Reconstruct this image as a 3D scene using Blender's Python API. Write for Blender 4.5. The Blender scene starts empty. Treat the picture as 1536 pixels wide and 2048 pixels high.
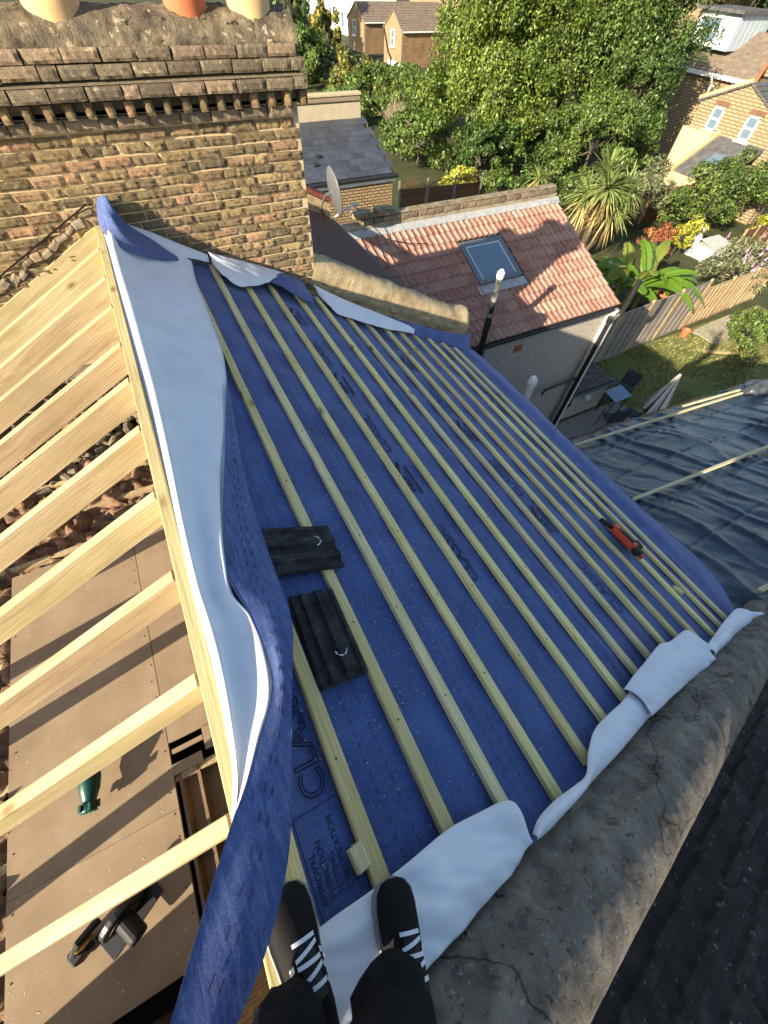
import bpy, math, random
import numpy as np
from mathutils import Vector, Matrix, noise as mnoise
R_ = math.radians
random.seed(7); np.random.seed(7)
scene = bpy.context.scene
C = scene.collection
EYE = 9.68            # eye level above the garden; heights below are given from that datum

# ---------------------------------------------------------------- camera
cd = bpy.data.cameras.new('camera'); cam = bpy.data.objects.new('camera', cd); C.objects.link(cam)
cd.sensor_fit = 'HORIZONTAL'; cd.sensor_width = 36; cd.lens = 36 * 765.37 / 1536
cd.clip_start = .02; cd.clip_end = 2000
right = Vector((0.89039583, -0.45400676, 0.03275867)); down = Vector((-0.3616803, -0.74934802, -0.5546755)); fwd = Vector((0.27637407, 0.48203259, -0.83142165))
cam.matrix_world = Matrix(((right.x, -down.x, -fwd.x, 0), (right.y, -down.y, -fwd.y, 0), (right.z, -down.z, -fwd.z, EYE), (0, 0, 0, 1)))
scene.camera = cam
# ---------------------------------------------------------------- sky, sun, exposure
EL, AZ = 22.7, 20.5          # sun height; light travels towards +x turned AZ towards +y
wd = bpy.data.worlds.new('World'); scene.world = wd; wd.use_nodes = True
wn = wd.node_tree.nodes; wl = wd.node_tree.links
sky = wn.new('ShaderNodeTexSky'); sky.sky_type = 'NISHITA'; sky.sun_disc = False
sky.sun_elevation = R_(EL); sky.sun_rotation = R_(270 - AZ); sky.air_density = 1.0; sky.dust_density = 1.0; sky.ozone_density = 1.0
wl.new(sky.outputs[0], wn['Background'].inputs[0]); wn['Background'].inputs[1].default_value = .10
sd = bpy.data.lights.new('sun', 'SUN'); sd.energy = 5.0; sd.angle = R_(.5); sd.color = (1, .86, .66)
sun = bpy.data.objects.new('sun', sd); C.objects.link(sun)
ldir = Vector((math.cos(R_(AZ)) * math.cos(R_(EL)), math.sin(R_(AZ)) * math.cos(R_(EL)), -math.sin(R_(EL))))
sun.rotation_euler = ldir.to_track_quat('-Z', 'Y').to_euler(); sun.location = (-20, -8, 30)
vs = scene.view_settings; vs.view_transform = 'Standard'; vs.look = 'None'; vs.exposure = 1.25; vs.gamma = 1; vs.use_curve_mapping = False

# ---------------------------------------------------------------- scene helpers
LOC = {}
def tag(o, label=None, cat=None, group=None, kind=None):
    if label: o['label'] = label
    if cat: o['category'] = cat
    if group: o['group'] = group
    if kind: o['kind'] = kind
    return o
def thing(name, label, cat, loc, group=None, kind=None):
    o = bpy.data.objects.new(name, None); C.objects.link(o); o.empty_display_size = .1
    o.location = (loc[0], loc[1], loc[2] + EYE); LOC[o] = Vector(loc)
    return tag(o, label, cat, group, kind)
def root_loc(p):
    while p.parent: p = p.parent
    return LOC[p]
def link_mesh(name, me, parent=None, loc=None, rot=None, scale=None):
    o = bpy.data.objects.new(name, me); C.objects.link(o)
    if parent is not None:
        o.parent = parent
        if loc is not None: o.location = Vector(loc) - root_loc(parent)
    elif loc is not None:
        o.location = (loc[0], loc[1], loc[2] + EYE); LOC[o] = Vector(loc)
    if rot is not None: o.rotation_euler = rot
    if scale is not None: o.scale = scale
    return o
def mesh_np(name, V, F, mats, mi=None, smooth=False):
    me = bpy.data.meshes.new(name)
    V = np.asarray(V, dtype=np.float32)
    if isinstance(F, np.ndarray):
        n, k = F.shape
        me.vertices.add(len(V)); me.vertices.foreach_set('co', V.ravel())
        me.loops.add(n * k); me.loops.foreach_set('vertex_index', F.astype(np.int32).ravel())
        me.polygons.add(n); me.polygons.foreach_set('loop_start', np.arange(0, n * k, k, dtype=np.int32))
        me.polygons.foreach_set('loop_total', np.full(n, k, dtype=np.int32))
        me.update(calc_edges=True); me.validate()
    else:
        me.from_pydata([tuple(map(float, v)) for v in V], [], F); me.update()
    for m in (mats if isinstance(mats, (list, tuple)) else [mats]): me.materials.append(m)
    if mi is not None: me.polygons.foreach_set('material_index', np.asarray(mi, dtype=np.int32))
    if smooth: me.polygons.foreach_set('use_smooth', np.ones(len(me.polygons), dtype=bool))
    return me
class MB:
    def __init__(s): s.v = []; s.f = []; s.m = []
    def add(s, vs, fs, mi=0):
        b = len(s.v); s.v += [Vector(v) for v in vs]; s.f += [tuple(b + i for i in f) for f in fs]; s.m += [mi] * len(fs); return s
    def box(s, c, d, rot=None, mi=0, bev=0):
        c = Vector(c); hx, hy, hz = d[0] / 2, d[1] / 2, d[2] / 2
        if bev:
            b = bev; vs = []
            for sx in (-1, 1):
                for sy in (-1, 1):
                    for sz in (-1, 1):
                        vs += [Vector((sx * (hx - b), sy * (hy - b), sz * hz)), Vector((sx * (hx - b), sy * hy, sz * (hz - b))), Vector((sx * hx, sy * (hy - b), sz * (hz - b)))]
            I = lambda sx, sy, sz, k: ((sx > 0) * 4 + (sy > 0) * 2 + (sz > 0)) * 3 + k
            fs = []
            for g in (-1, 1):
                fs.append([I(-1, -1, g, 0), I(1, -1, g, 0), I(1, 1, g, 0), I(-1, 1, g, 0)][::g])
                fs.append([I(-1, g, -1, 1), I(-1, g, 1, 1), I(1, g, 1, 1), I(1, g, -1, 1)][::g])
                fs.append([I(g, -1, -1, 2), I(g, 1, -1, 2), I(g, 1, 1, 2), I(g, -1, 1, 2)][::g])
            for a in (-1, 1):
                for b2 in (-1, 1):
                    fs.append([I(-1, a, b2, 0), I(1, a, b2, 0), I(1, a, b2, 1), I(-1, a, b2, 1)][::-a * b2])
                    fs.append([I(a, -1, b2, 0), I(a, 1, b2, 0), I(a, 1, b2, 2), I(a, -1, b2, 2)][::a * b2])
                    fs.append([I(a, b2, -1, 1), I(a, b2, 1, 1), I(a, b2, 1, 2), I(a, b2, -1, 2)][::-a * b2])
                    for c2 in (-1, 1): fs.append([I(a, b2, c2, 0), I(a, b2, c2, 1), I(a, b2, c2, 2)][::a * b2 * c2])
        else:
            vs = [Vector((x, y, z)) for x in (-hx, hx) for y in (-hy, hy) for z in (-hz, hz)]
            fs = [(0, 1, 3, 2), (4, 6, 7, 5), (0, 4, 5, 1), (2, 3, 7, 6), (0, 2, 6, 4), (1, 5, 7, 3)]
        if rot is not None: vs = [rot @ v for v in vs]
        return s.add([v + c for v in vs], fs, mi)
    def bar(s, a, b, w, h, up=(0, 0, 1), mi=0, bev=0):
        a, b = Vector(a), Vector(b); d = b - a; y = d.normalized(); u = Vector(up); x = y.cross(u).normalized(); z = x.cross(y)
        return s.box((a + b) / 2, (w, d.length, h), Matrix((x, y, z)).transposed(), mi, bev)
    def tube(s, pts, r, n=8, mi=0, cap=True):
        pts = [Vector(p) for p in pts]; rr = r if isinstance(r, (list, tuple)) else [r] * len(pts); vs = []; fs = []
        for i, p in enumerate(pts):
            t = (pts[min(i + 1, len(pts) - 1)] - pts[max(i - 1, 0)]).normalized()
            u = t.cross(Vector((.31, .17, .93))).normalized(); w = t.cross(u)
            vs += [p + rr[i] * (math.cos(2 * math.pi * k / n) * u + math.sin(2 * math.pi * k / n) * w) for k in range(n)]
        for i in range(len(pts) - 1):
            fs += [(i * n + k, i * n + (k + 1) % n, (i + 1) * n + (k + 1) % n, (i + 1) * n + k) for k in range(n)]
        if cap: fs += [tuple(range(n))[::-1], tuple((len(pts) - 1) * n + k for k in range(n))]
        return s.add(vs, fs, mi)
    def lathe(s, prof, c, n=24, mi=0, rot=None):
        c = Vector(c); vs = []; fs = []
        for (r, z) in prof:
            for k in range(n):
                v = Vector((r * math.cos(2 * math.pi * k / n), r * math.sin(2 * math.pi * k / n), z)); vs.append((rot @ v if rot is not None else v) + c)
        for i in range(len(prof) - 1):
            fs += [(i * n + k, i * n + (k + 1) % n, (i + 1) * n + (k + 1) % n, (i + 1) * n + k) for k in range(n)]
        return s.add(vs, fs, mi)
    def prism(s, poly, ext, mi=0):
        n = len(poly); e = Vector(ext); vs = [Vector(p) for p in poly]; vs += [p + e for p in vs]
        fs = [tuple(range(n))[::-1], tuple(range(n, 2 * n))] + [(i, (i + 1) % n, n + (i + 1) % n, n + i) for i in range(n)]
        return s.add(vs, fs, mi)
    def grid(s, P, mi=0):
        nu, nv = len(P), len(P[0])
        return s.add([p for r in P for p in r], [(i * nv + j, (i + 1) * nv + j, (i + 1) * nv + j + 1, i * nv + j + 1) for i in range(nu - 1) for j in range(nv - 1)], mi)
    def build(s, name, mats, parent=None, smooth=False, loc=None):
        if parent is not None: o0 = root_loc(parent)
        elif loc is not None: o0 = Vector(loc)
        else:
            xs = [v.x for v in s.v]; ys = [v.y for v in s.v]
            o0 = Vector(((min(xs) + max(xs)) / 2, (min(ys) + max(ys)) / 2, min(v.z for v in s.v)))
        me = mesh_np(name, [v - o0 for v in s.v], s.f, mats, s.m, smooth)
        if parent is not None: return link_mesh(name, me, parent)
        return link_mesh(name, me, None, o0)
def facet(u, v, seed=0):      # piecewise linear noise on a skewed triangle lattice: angular creases
    a = u + v * .577; b = v * 1.155; i, j = math.floor(a), math.floor(b); fa, fb = a - i, b - j
    def hs(p, q):
        t = math.sin(p * 127.1 + q * 311.7 + seed * 74.7) * 43758.5453; return t - math.floor(t)
    if fa + fb < 1: return hs(i, j) * (1 - fa - fb) + hs(i + 1, j) * fa + hs(i, j + 1) * fb
    return hs(i + 1, j + 1) * (fa + fb - 1) + hs(i + 1, j) * (1 - fb) + hs(i, j + 1) * (1 - fa)
# roof frame: s metres down the rear slope from the ridge, y along the ridge, h above the batten tops
PT = R_(25.5); cP, sP = math.cos(PT), math.sin(PT); RX, RZ = -.455, -1.58
def RF(s, y, h=0.0): return Vector((RX + s * cP + h * sP, y, RZ - s * sP + h * cP))
def LF(s, y, h=0.0): return Vector((RX - s * cP - h * sP, y, RZ - s * sP + h * cP))
ROT_R = Matrix.Rotation(PT, 3, 'Y'); ROT_L = Matrix.Rotation(-PT, 3, 'Y')

# ---------------------------------------------------------------- materials
def newmat(name):
    m = bpy.data.materials.new(name); m.use_nodes = True; n = m.node_tree.nodes; return m, n, m.node_tree.links, n['Principled BSDF']
def coords(n, l, stretch=(1, 1, 1), rot=(0, 0, 0), rnd=True, kind='Object'):
    tc = n.new('ShaderNodeTexCoord'); mp = n.new('ShaderNodeMapping'); mp.inputs['Scale'].default_value = stretch; mp.inputs['Rotation'].default_value = rot
    l.new(tc.outputs[kind], mp.inputs[0]); out = mp.outputs[0]
    if rnd:
        oi = n.new('ShaderNodeObjectInfo'); mul = n.new('ShaderNodeVectorMath'); mul.operation = 'MULTIPLY_ADD'
        cb = n.new('ShaderNodeCombineXYZ')
        for i in range(3): l.new(oi.outputs['Random'], cb.inputs[i])
        mul.inputs[1].default_value = (37, 53, 71); l.new(cb.outputs[0], mul.inputs[0]); l.new(out, mul.inputs[2]); out = mul.outputs[0]
    return out
def nz(n, l, vec, scale, detail=6, rough=.6, dist=0, tex='NOISE'):
    if tex == 'NOISE':
        t = n.new('ShaderNodeTexNoise'); t.inputs['Detail'].default_value = detail; t.inputs['Roughness'].default_value = rough; t.inputs['Distortion'].default_value = dist
    else:
        t = n.new('ShaderNodeTexVoronoi')
    t.inputs['Scale'].default_value = scale; l.new(vec, t.inputs['Vector']); return t.outputs[0] if tex == 'NOISE' else t
def ramp(n, l, fac, cols, lo=.3, hi=.7, interp='LINEAR'):
    r = n.new('ShaderNodeValToRGB'); r.color_ramp.interpolation = interp; e = r.color_ramp.elements
    pos = [lo + (hi - lo) * i / (len(cols) - 1) for i in range(len(cols))]
    e[0].position = pos[0]; e[0].color = (*cols[0], 1); e[1].position = pos[-1]; e[1].color = (*cols[-1], 1)
    for p, c in zip(pos[1:-1], cols[1:-1]): x = e.new(p); x.color = (*c, 1)
    l.new(fac, r.inputs[0]); return r.outputs[0]
def mixc(n, l, fac, a, b, mode='MIX'):
    m = n.new('ShaderNodeMix'); m.data_type = 'RGBA'; m.blend_type = mode
    for s, v in ((m.inputs[0], fac), (m.inputs[6], a), (m.inputs[7], b)):
        if hasattr(v, 'is_linked'): l.new(v, s)
        else: s.default_value = v if not isinstance(v, tuple) else (*v, 1)
    return m.outputs[2]
def math_(n, l, op, a, b=None, c=None):
    m = n.new('ShaderNodeMath'); m.operation = op
    for i, v in enumerate((a, b, c)):
        if v is None: continue
        if hasattr(v, 'is_linked'): l.new(v, m.inputs[i])
        else: m.inputs[i].default_value = v
    return m.outputs[0]
def setbump(n, l, bs, h, strength=.3, dist=.01):
    b = n.new('ShaderNodeBump'); b.inputs['Strength'].default_value = strength; b.inputs['Distance'].default_value = dist
    l.new(h, b.inputs['Height']); l.new(b.outputs[0], bs.inputs['Normal'])
def hsv(n, l, col, fac, dv=.3, dh=0.0, ds=0.0):
    h = n.new('ShaderNodeHueSaturation'); l.new(col, h.inputs['Color'])
    def rng(a, b):
        r = n.new('ShaderNodeMapRange'); r.inputs['To Min'].default_value = a; r.inputs['To Max'].default_value = b; l.new(fac, r.inputs[0]); return r.outputs[0]
    l.new(rng(1 - dv, 1 + dv), h.inputs['Value'])
    if dh: l.new(rng(.5 - dh, .5 + dh), h.inputs['Hue'])
    if ds: l.new(rng(1 + ds, 1 - ds), h.inputs['Saturation'])
    return h.outputs[0]
def mat(name, cols, scale=6, rough=.85, bump=.3, bscale=None, bdist=.01, stretch=(1, 1, 1), rndv=0, spec=.3, lo=.3, hi=.7, detail=8, metal=0, dist=0, speck=None, pits=None):
    m, n, l, b = newmat(name); vec = coords(n, l, stretch)
    f = nz(n, l, vec, scale, detail, .65, dist); col = ramp(n, l, f, cols, lo, hi)
    if speck:   # (scale, threshold, colour)
        sp = nz(n, l, vec, speck[0], 3, .6); col = mixc(n, l, ramp(n, l, sp, [(0, 0, 0), (1, 1, 1)], speck[1], speck[1] + .06), col, speck[2])
    if pits:
        sp = nz(n, l, vec, pits[0], 4, .7, .5); col = mixc(n, l, ramp(n, l, sp, [(1, 1, 1), (0, 0, 0)], pits[1] - .06, pits[1]), col, pits[2])
    if rndv:
        oi = n.new('ShaderNodeObjectInfo'); col = hsv(n, l, col, oi.outputs['Random'], rndv)
    l.new(col, b.inputs['Base Color']); b.inputs['Roughness'].default_value = rough; b.inputs['Specular IOR Level'].default_value = spec; b.inputs['Metallic'].default_value = metal
    if bump: setbump(n, l, b, nz(n, l, vec, bscale or scale * 4, 8, .7), bump, bdist)
    return m
def plain(name, col, rough=.5, spec=.4, metal=0, bump=.08, var=.12):
    c2 = tuple(x * (1 - var) for x in col); c3 = tuple(min(1, x * (1 + var)) for x in col)
    return mat(name, [c2, col, c3], 9, rough, bump, 60, .003, spec=spec, metal=metal)
def wood(name, cols, axis='y', pitch=0, knots=True, sc=1.0, rndv=.1):
    m, n, l, b = newmat(name)
    st = {'y': (14, 1.1, 14), 'x': (1.1, 14, 14), 'z': (14, 14, 1.1)}[axis]
    rotv = (0, pitch, 0)
    vec0 = coords(n, l, (1, 1, 1), rotv); mp = n.new('ShaderNodeMapping'); mp.inputs['Scale'].default_value = st; l.new(vec0, mp.inputs[0]); vec = mp.outputs[0]
    f = nz(n, l, vec, 2.2 * sc, 4, .5, .6)
    w = n.new('ShaderNodeTexWave'); w.wave_type = 'BANDS'; w.bands_direction = {'y': 'X', 'x': 'Z', 'z': 'X'}[axis]; w.inputs['Scale'].default_value = 1.5 * sc; w.inputs['Distortion'].default_value = 9; w.inputs['Detail'].default_value = 3; w.inputs['Detail Scale'].default_value = .7
    l.new(vec, w.inputs['Vector'])
    col = ramp(n, l, f, cols, .28, .72)
    col = mixc(n, l, math_(n, l, 'MULTIPLY', w.outputs[1], .32), col, tuple(x * .6 for x in cols[0]))
    if knots:
        kst = {'y': (7, 3.2, 7), 'x': (3.2, 7, 7), 'z': (7, 7, 3.2)}[axis]
        mk = n.new('ShaderNodeMapping'); mk.inputs['Scale'].default_value = kst; l.new(vec0, mk.inputs[0])
        v = nz(n, l, mk.outputs[0], .62, tex='V'); kd = ramp(n, l, v.outputs['Distance'], [(.9, .9, .9), (.3, .3, .3), (0, 0, 0)], .05, .15)
        col = mixc(n, l, kd, col, (.2, .085, .025))
    big = nz(n, l, vec0, 1.3, 3, .6); col = mixc(n, l, ramp(n, l, big, [(0, 0, 0), (.45, .45, .45)], .45, .75), col, tuple(x * .72 for x in cols[0]))
    oi = n.new('ShaderNodeObjectInfo'); col = hsv(n, l, col, oi.outputs['Random'], rndv, .012)
    l.new(col, b.inputs['Base Color']); b.inputs['Roughness'].default_value = .72; b.inputs['Specular IOR Level'].default_value = .25
    setbump(n, l, b, nz(n, l, vec, 6, 5, .6), .4, .006); return m
def leafmat(name, cols, trans=.3, rough=.42, dv=.55):
    m, n, l, b = newmat(name); g = n.new('ShaderNodeNewGeometry'); oi = n.new('ShaderNodeTexCoord')
    f = nz(n, l, oi.outputs['Object'], .45, 3, .5); mx = math_(n, l, 'ADD', math_(n, l, 'MULTIPLY', f, .75), math_(n, l, 'MULTIPLY', g.outputs['Random Per Island'], .3))
    col = hsv(n, l, ramp(n, l, mx, cols, .3, .75), g.outputs['Random Per Island'], dv, .025)
    l.new(col, b.inputs['Base Color']); b.inputs['Roughness'].default_value = rough; b.inputs['Specular IOR Level'].default_value = .4
    t = n.new('ShaderNodeBsdfTranslucent'); l.new(col, t.inputs[0]); mxs = n.new('ShaderNodeMixShader'); mxs.inputs[0].default_value = trans
    l.new(b.outputs[0], mxs.inputs[1]); l.new(t.outputs[0], mxs.inputs[2]); l.new(mxs.outputs[0], n['Material Output'].inputs[0]); return m
def brickmat(name, c1, c2, mortar, bw=.24, rh=.08, ms=.012, axis='x'):
    m, n, l, b = newmat(name); tc = n.new('ShaderNodeTexCoord'); sx = n.new('ShaderNodeSeparateXYZ'); l.new(tc.outputs['Object'], sx.inputs[0])
    cb = n.new('ShaderNodeCombineXYZ'); l.new(sx.outputs[0 if axis == 'x' else 1], cb.inputs[0]); l.new(sx.outputs[2], cb.inputs[1])
    t = n.new('ShaderNodeTexBrick'); l.new(cb.outputs[0], t.inputs[0]); t.inputs['Scale'].default_value = 1; t.inputs['Brick Width'].default_value = bw; t.inputs['Row Height'].default_value = rh
    t.inputs['Mortar Size'].default_value = ms; t.inputs['Color1'].default_value = (*c1, 1); t.inputs['Color2'].default_value = (*c2, 1); t.inputs['Mortar'].default_value = (*mortar, 1); t.inputs['Bias'].default_value = -.1
    f = nz(n, l, tc.outputs['Object'], 1.1, 5, .6); col = mixc(n, l, ramp(n, l, f, [(0, 0, 0), (.6, .6, .6)], .4, .7), t.outputs[0], tuple(x * .55 for x in c1))
    l.new(col, b.inputs['Base Color']); b.inputs['Roughness'].default_value = .9; b.inputs['Specular IOR Level'].default_value = .15
    iv = math_(n, l, 'SUBTRACT', 1, t.outputs[1]); setbump(n, l, b, iv, .6, .02); return m
M = {}
M['batten'] = wood('batten wood', [(.62, .51, .20), (.78, .66, .29), (.86, .76, .40)], 'y', 0, True, 1, .14)
M['batten_pale'] = wood('pale batten wood', [(.62, .51, .24), (.76, .65, .35), (.84, .75, .46)], 'y')
M['rafter'] = wood('rafter wood', [(.40, .30, .155), (.52, .41, .23), (.60, .49, .30)], 'x', PT, True, .8, .08)
M['rafter_r'] = wood('rear rafter wood', [(.60, .44, .20), (.74, .57, .30), (.82, .68, .40)], 'x', -PT)
M['ridge'] = wood('ridge wood', [(.40, .32, .15), (.52, .42, .21), (.62, .51, .28)], 'y', 0, True, .7)
M['tarpwood'] = wood('strip wood', [(.55, .47, .25), (.66, .57, .33), (.72, .64, .42)], 'x')
M['chip'] = mat('chipboard', [(.25, .18, .115), (.30, .22, .14), (.36, .27, .18)], 3, .85, .25, 160, .003, speck=(140, .62, (.22, .15, .09)))
M['chip_edge'] = mat('chipboard edge', [(.20, .14, .08), (.30, .21, .13)], 40, .9, .4, 120)
M['mortar'] = mat('lime mortar', [(.46, .34, .18), (.58, .44, .25), (.66, .52, .31)], 9, .95, .6, 70, .01)
M['mortar_grey'] = mat('weathered mortar', [(.09, .075, .05), (.19, .15, .095), (.31, .25, .155), (.42, .34, .21)], 7, .95, .8, 45, .02, speck=(60, .66, (.5, .45, .34)))
M['render'] = mat('sandy render', [(.24, .185, .11), (.40, .31, .175), (.52, .41, .24), (.58, .47, .30)], 5, .95, .9, 55, .02)
M['cope'] = mat('weathered render', [(.075, .064, .05), (.15, .13, .104), (.23, .20, .16), (.34, .295, .23)], 7, .92, .6, 70, .014, lo=.28, hi=.76, speck=(60, .63, (.36, .31, .24)), pits=(34, .40, (.03, .025, .02)))
def add_cracks(m, scale, width, colr):
    n = m.node_tree.nodes; l = m.node_tree.links; b = n['Principled BSDF']; src = b.inputs['Base Color'].links[0].from_socket
    tc = n.new('ShaderNodeTexCoord'); ns = n.new('ShaderNodeTexNoise'); ns.inputs['Scale'].default_value = 2.5; ns.inputs['Detail'].default_value = 6; l.new(tc.outputs['Object'], ns.inputs['Vector'])
    mx = n.new('ShaderNodeVectorMath'); mx.operation = 'MULTIPLY_ADD'; mx.inputs[1].default_value = (.45, .45, .45); l.new(ns.outputs[1], mx.inputs[0]); l.new(tc.outputs['Object'], mx.inputs[2])
    v = n.new('ShaderNodeTexVoronoi'); v.feature = 'DISTANCE_TO_EDGE'; v.inputs['Scale'].default_value = scale; l.new(mx.outputs[0], v.inputs['Vector'])
    l.new(mixc(n, l, ramp(n, l, v.outputs['Distance'], [(.95, .95, .95), (0, 0, 0)], width * .4, width), src, colr), b.inputs['Base Color'])
M['pebble'] = mat('pebbledash', [(.17, .15, .125), (.48, .43, .37), (.72, .66, .57)], 30, .9, .9, 55, .02, lo=.35, hi=.65, detail=3)
M['pot_cream'] = mat('buff clay', [(.52, .34, .15), (.62, .42, .20), (.66, .47, .25)], 6, .75, .15, 40, .004)
M['pot_red'] = mat('terracotta', [(.42, .12, .05), (.50, .15, .06), (.55, .19, .09)], 6, .75, .15, 40, .004)
M['white_up'] = mat('white plastic', [(.62, .62, .60), (.72, .72, .70), (.78, .78, .76)], 8, .45, .1, 60, .003, speck=(30, .68, (.45, .43, .38)))
M['black'] = mat('black plastic', [(.012, .012, .013), (.020, .020, .021), (.03, .03, .031)], 10, .4, .15, 60, .004, spec=.5, speck=(26, .69, (.20, .19, .17)))
M['lead'] = mat('lead flashing', [(.25, .26, .26), (.36, .37, .36), (.46, .46, .42)], 8, .6, .5, 30)
M['slate'] = None
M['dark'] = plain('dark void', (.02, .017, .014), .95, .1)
M['brick_dark'] = plain('plain brown brick', (.16, .09, .055), .9, .2, 0, .5, .35)
# ---------------------------------------------------------------- sheet helpers
def catmull(P, n):
    P = np.asarray([tuple(p) for p in P], float)
    if len(P) == 2: return P[0] + (P[1] - P[0]) * np.linspace(0, 1, n)[:, None]
    Q = np.vstack([2 * P[0] - P[1], P, 2 * P[-1] - P[-2]]); out = []
    for i in range(1, len(Q) - 2):
        t = np.linspace(0, 1, 12, endpoint=False)[:, None]; a, b, c, d = Q[i - 1:i + 3]
        out.append(.5 * (2 * b + (c - a) * t + (2 * a - 5 * b + 4 * c - d) * t ** 2 + (3 * b - a - 3 * c + d) * t ** 3))
    D = np.vstack(out + [P[-1:]]); L = np.r_[0, np.cumsum(np.linalg.norm(np.diff(D, axis=0), axis=1))]
    u = np.linspace(0, L[-1], n); return np.stack([np.interp(u, L, D[:, k]) for k in range(3)], 1)
def loft(rows, nu, nv):
    A = np.stack([catmull(r, nu) for r in rows]); return np.stack([catmull(A[:, i], nv) for i in range(nu)])   # nu x nv x 3
def gnormals(G):
    du = np.gradient(G, axis=0); dv = np.gradient(G, axis=1); N = np.cross(du, dv); return N / (np.linalg.norm(N, axis=2, keepdims=True) + 1e-9)
def wrinkle(G, amp, sc, seed=0, stretch=(1, 1, 1)):
    N = gnormals(G); out = G.copy()
    for i in range(G.shape[0]):
        for j in range(G.shape[1]):
            p = Vector((G[i, j, 0] * sc * stretch[0] + seed, G[i, j, 1] * sc * stretch[1] + seed * 2.1, G[i, j, 2] * sc * stretch[2]))
            out[i, j] += N[i, j] * amp * (mnoise.noise(p) + .5 * mnoise.noise(p * 2.3))
    return out
def sheet_obj(name, G, mtop, mbot, parent, th=.0016, nrm=None):
    N = gnormals(G)
    flip = np.mean(N[..., 2]) < 0
    if flip: N = -N
    if nrm is not None: N = np.zeros_like(G) + np.array(nrm)
    nu, nv = G.shape[:2]; o0 = np.array(root_loc(parent)) if parent is not None else G.reshape(-1, 3).mean(0)
    V = np.vstack([(G + N * th / 2).reshape(-1, 3), (G - N * th / 2).reshape(-1, 3)]) - o0
    k = nu * nv; F = []; mi = []
    for i in range(nu - 1):
        for j in range(nv - 1):
            a, b, c, d = i * nv + j, (i + 1) * nv + j, (i + 1) * nv + j + 1, i * nv + j + 1
            if flip: a, b, c, d = d, c, b, a
            F.append((a, b, c, d)); mi.append(0); F.append((k + d, k + c, k + b, k + a)); mi.append(1)
    rim = [(i, 0) for i in range(nu)] + [(nu - 1, j) for j in range(1, nv)] + [(i, nv - 1) for i in range(nu - 2, -1, -1)] + [(0, j) for j in range(nv - 2, 0, -1)]
    for q in range(len(rim)):
        a = rim[q][0] * nv + rim[q][1]; b = rim[(q + 1) % len(rim)]; b = b[0] * nv + b[1]; F.append((a, b, k + b, k + a)); mi.append(0)
    me = mesh_np(name, V, np.array(F), [mtop, mbot], mi, True)
    return link_mesh(name, me, parent) if parent is not None else link_mesh(name, me, None, o0)
def RFL(L): return [RF(*p) for p in L]

# membrane: blue felt outside, white inside
def membrane_mat(name, dashes):
    m, n, l, b = newmat(name); tc = n.new('ShaderNodeTexCoord'); vec = tc.outputs['Object']
    f = nz(n, l, vec, 3.0, 8, .65); col = ramp(n, l, f, [(.033, .058, .172), (.050, .088, .240), (.074, .122, .305)], .3, .7)
    fine = nz(n, l, vec, 90, 4, .7, .8); col = mixc(n, l, ramp(n, l, fine, [(0, 0, 0), (.55, .55, .55)], .50, .78), col, (.20, .25, .46))
    dust = nz(n, l, vec, 7, 10, .8); col = mixc(n, l, ramp(n, l, dust, [(0, 0, 0), (.5, .5, .5)], .60, .78), col, (.20, .20, .30))
    if not dashes:
        mp = n.new('ShaderNodeMapping'); mp.inputs['Scale'].default_value = (70, 7, 70); mp.inputs['Rotation'].default_value = (0, 0, .35); l.new(vec, mp.inputs[0]); fb = nz(n, l, mp.outputs[0], 1.0, 6, .7, .6); col = mixc(n, l, ramp(n, l, fb, [(0, 0, 0), (.55, .55, .55)], .46, .72), col, (.23, .27, .46))
    if dashes:
        sx = n.new('ShaderNodeSeparateXYZ'); l.new(vec, sx.inputs[0]); s = math_(n, l, 'DIVIDE', sx.outputs[0], cP)
        fs = math_(n, l, 'MODULO', math_(n, l, 'ADD', s, 1.26 * 3 + .02), 1.26); tot = None
        for c in (.52, .60, 1.13, 1.20):
            q = math_(n, l, 'LESS_THAN', math_(n, l, 'ABSOLUTE', math_(n, l, 'SUBTRACT', fs, c)), .0035); tot = q if tot is None else math_(n, l, 'MAXIMUM', tot, q)
        d = math_(n, l, 'GREATER_THAN', math_(n, l, 'FRACT', math_(n, l, 'MULTIPLY', sx.outputs[1], 19)), .42)
        col = mixc(n, l, math_(n, l, 'MULTIPLY', math_(n, l, 'MULTIPLY', tot, d), .5), col, (.008, .010, .03))
    l.new(col, b.inputs['Base Color']); b.inputs['Roughness'].default_value = .8; b.inputs['Specular IOR Level'].default_value = .25
    b.inputs['Sheen Weight'].default_value = .15
    setbump(n, l, b, nz(n, l, vec, 160, 5, .7), .3, .003); return m
M['felt'] = membrane_mat('blue membrane felt', True)
M['felt_flap'] = membrane_mat('blue membrane flap felt', False)
M['felt_white'] = mat('white membrane underside', [(.68, .71, .75), (.77, .79, .82), (.82, .84, .86)], 4, .8, .35, 120, .003)
M['print'] = plain('dark print', (.012, .014, .035), .7, .2, 0, 0)

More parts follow.
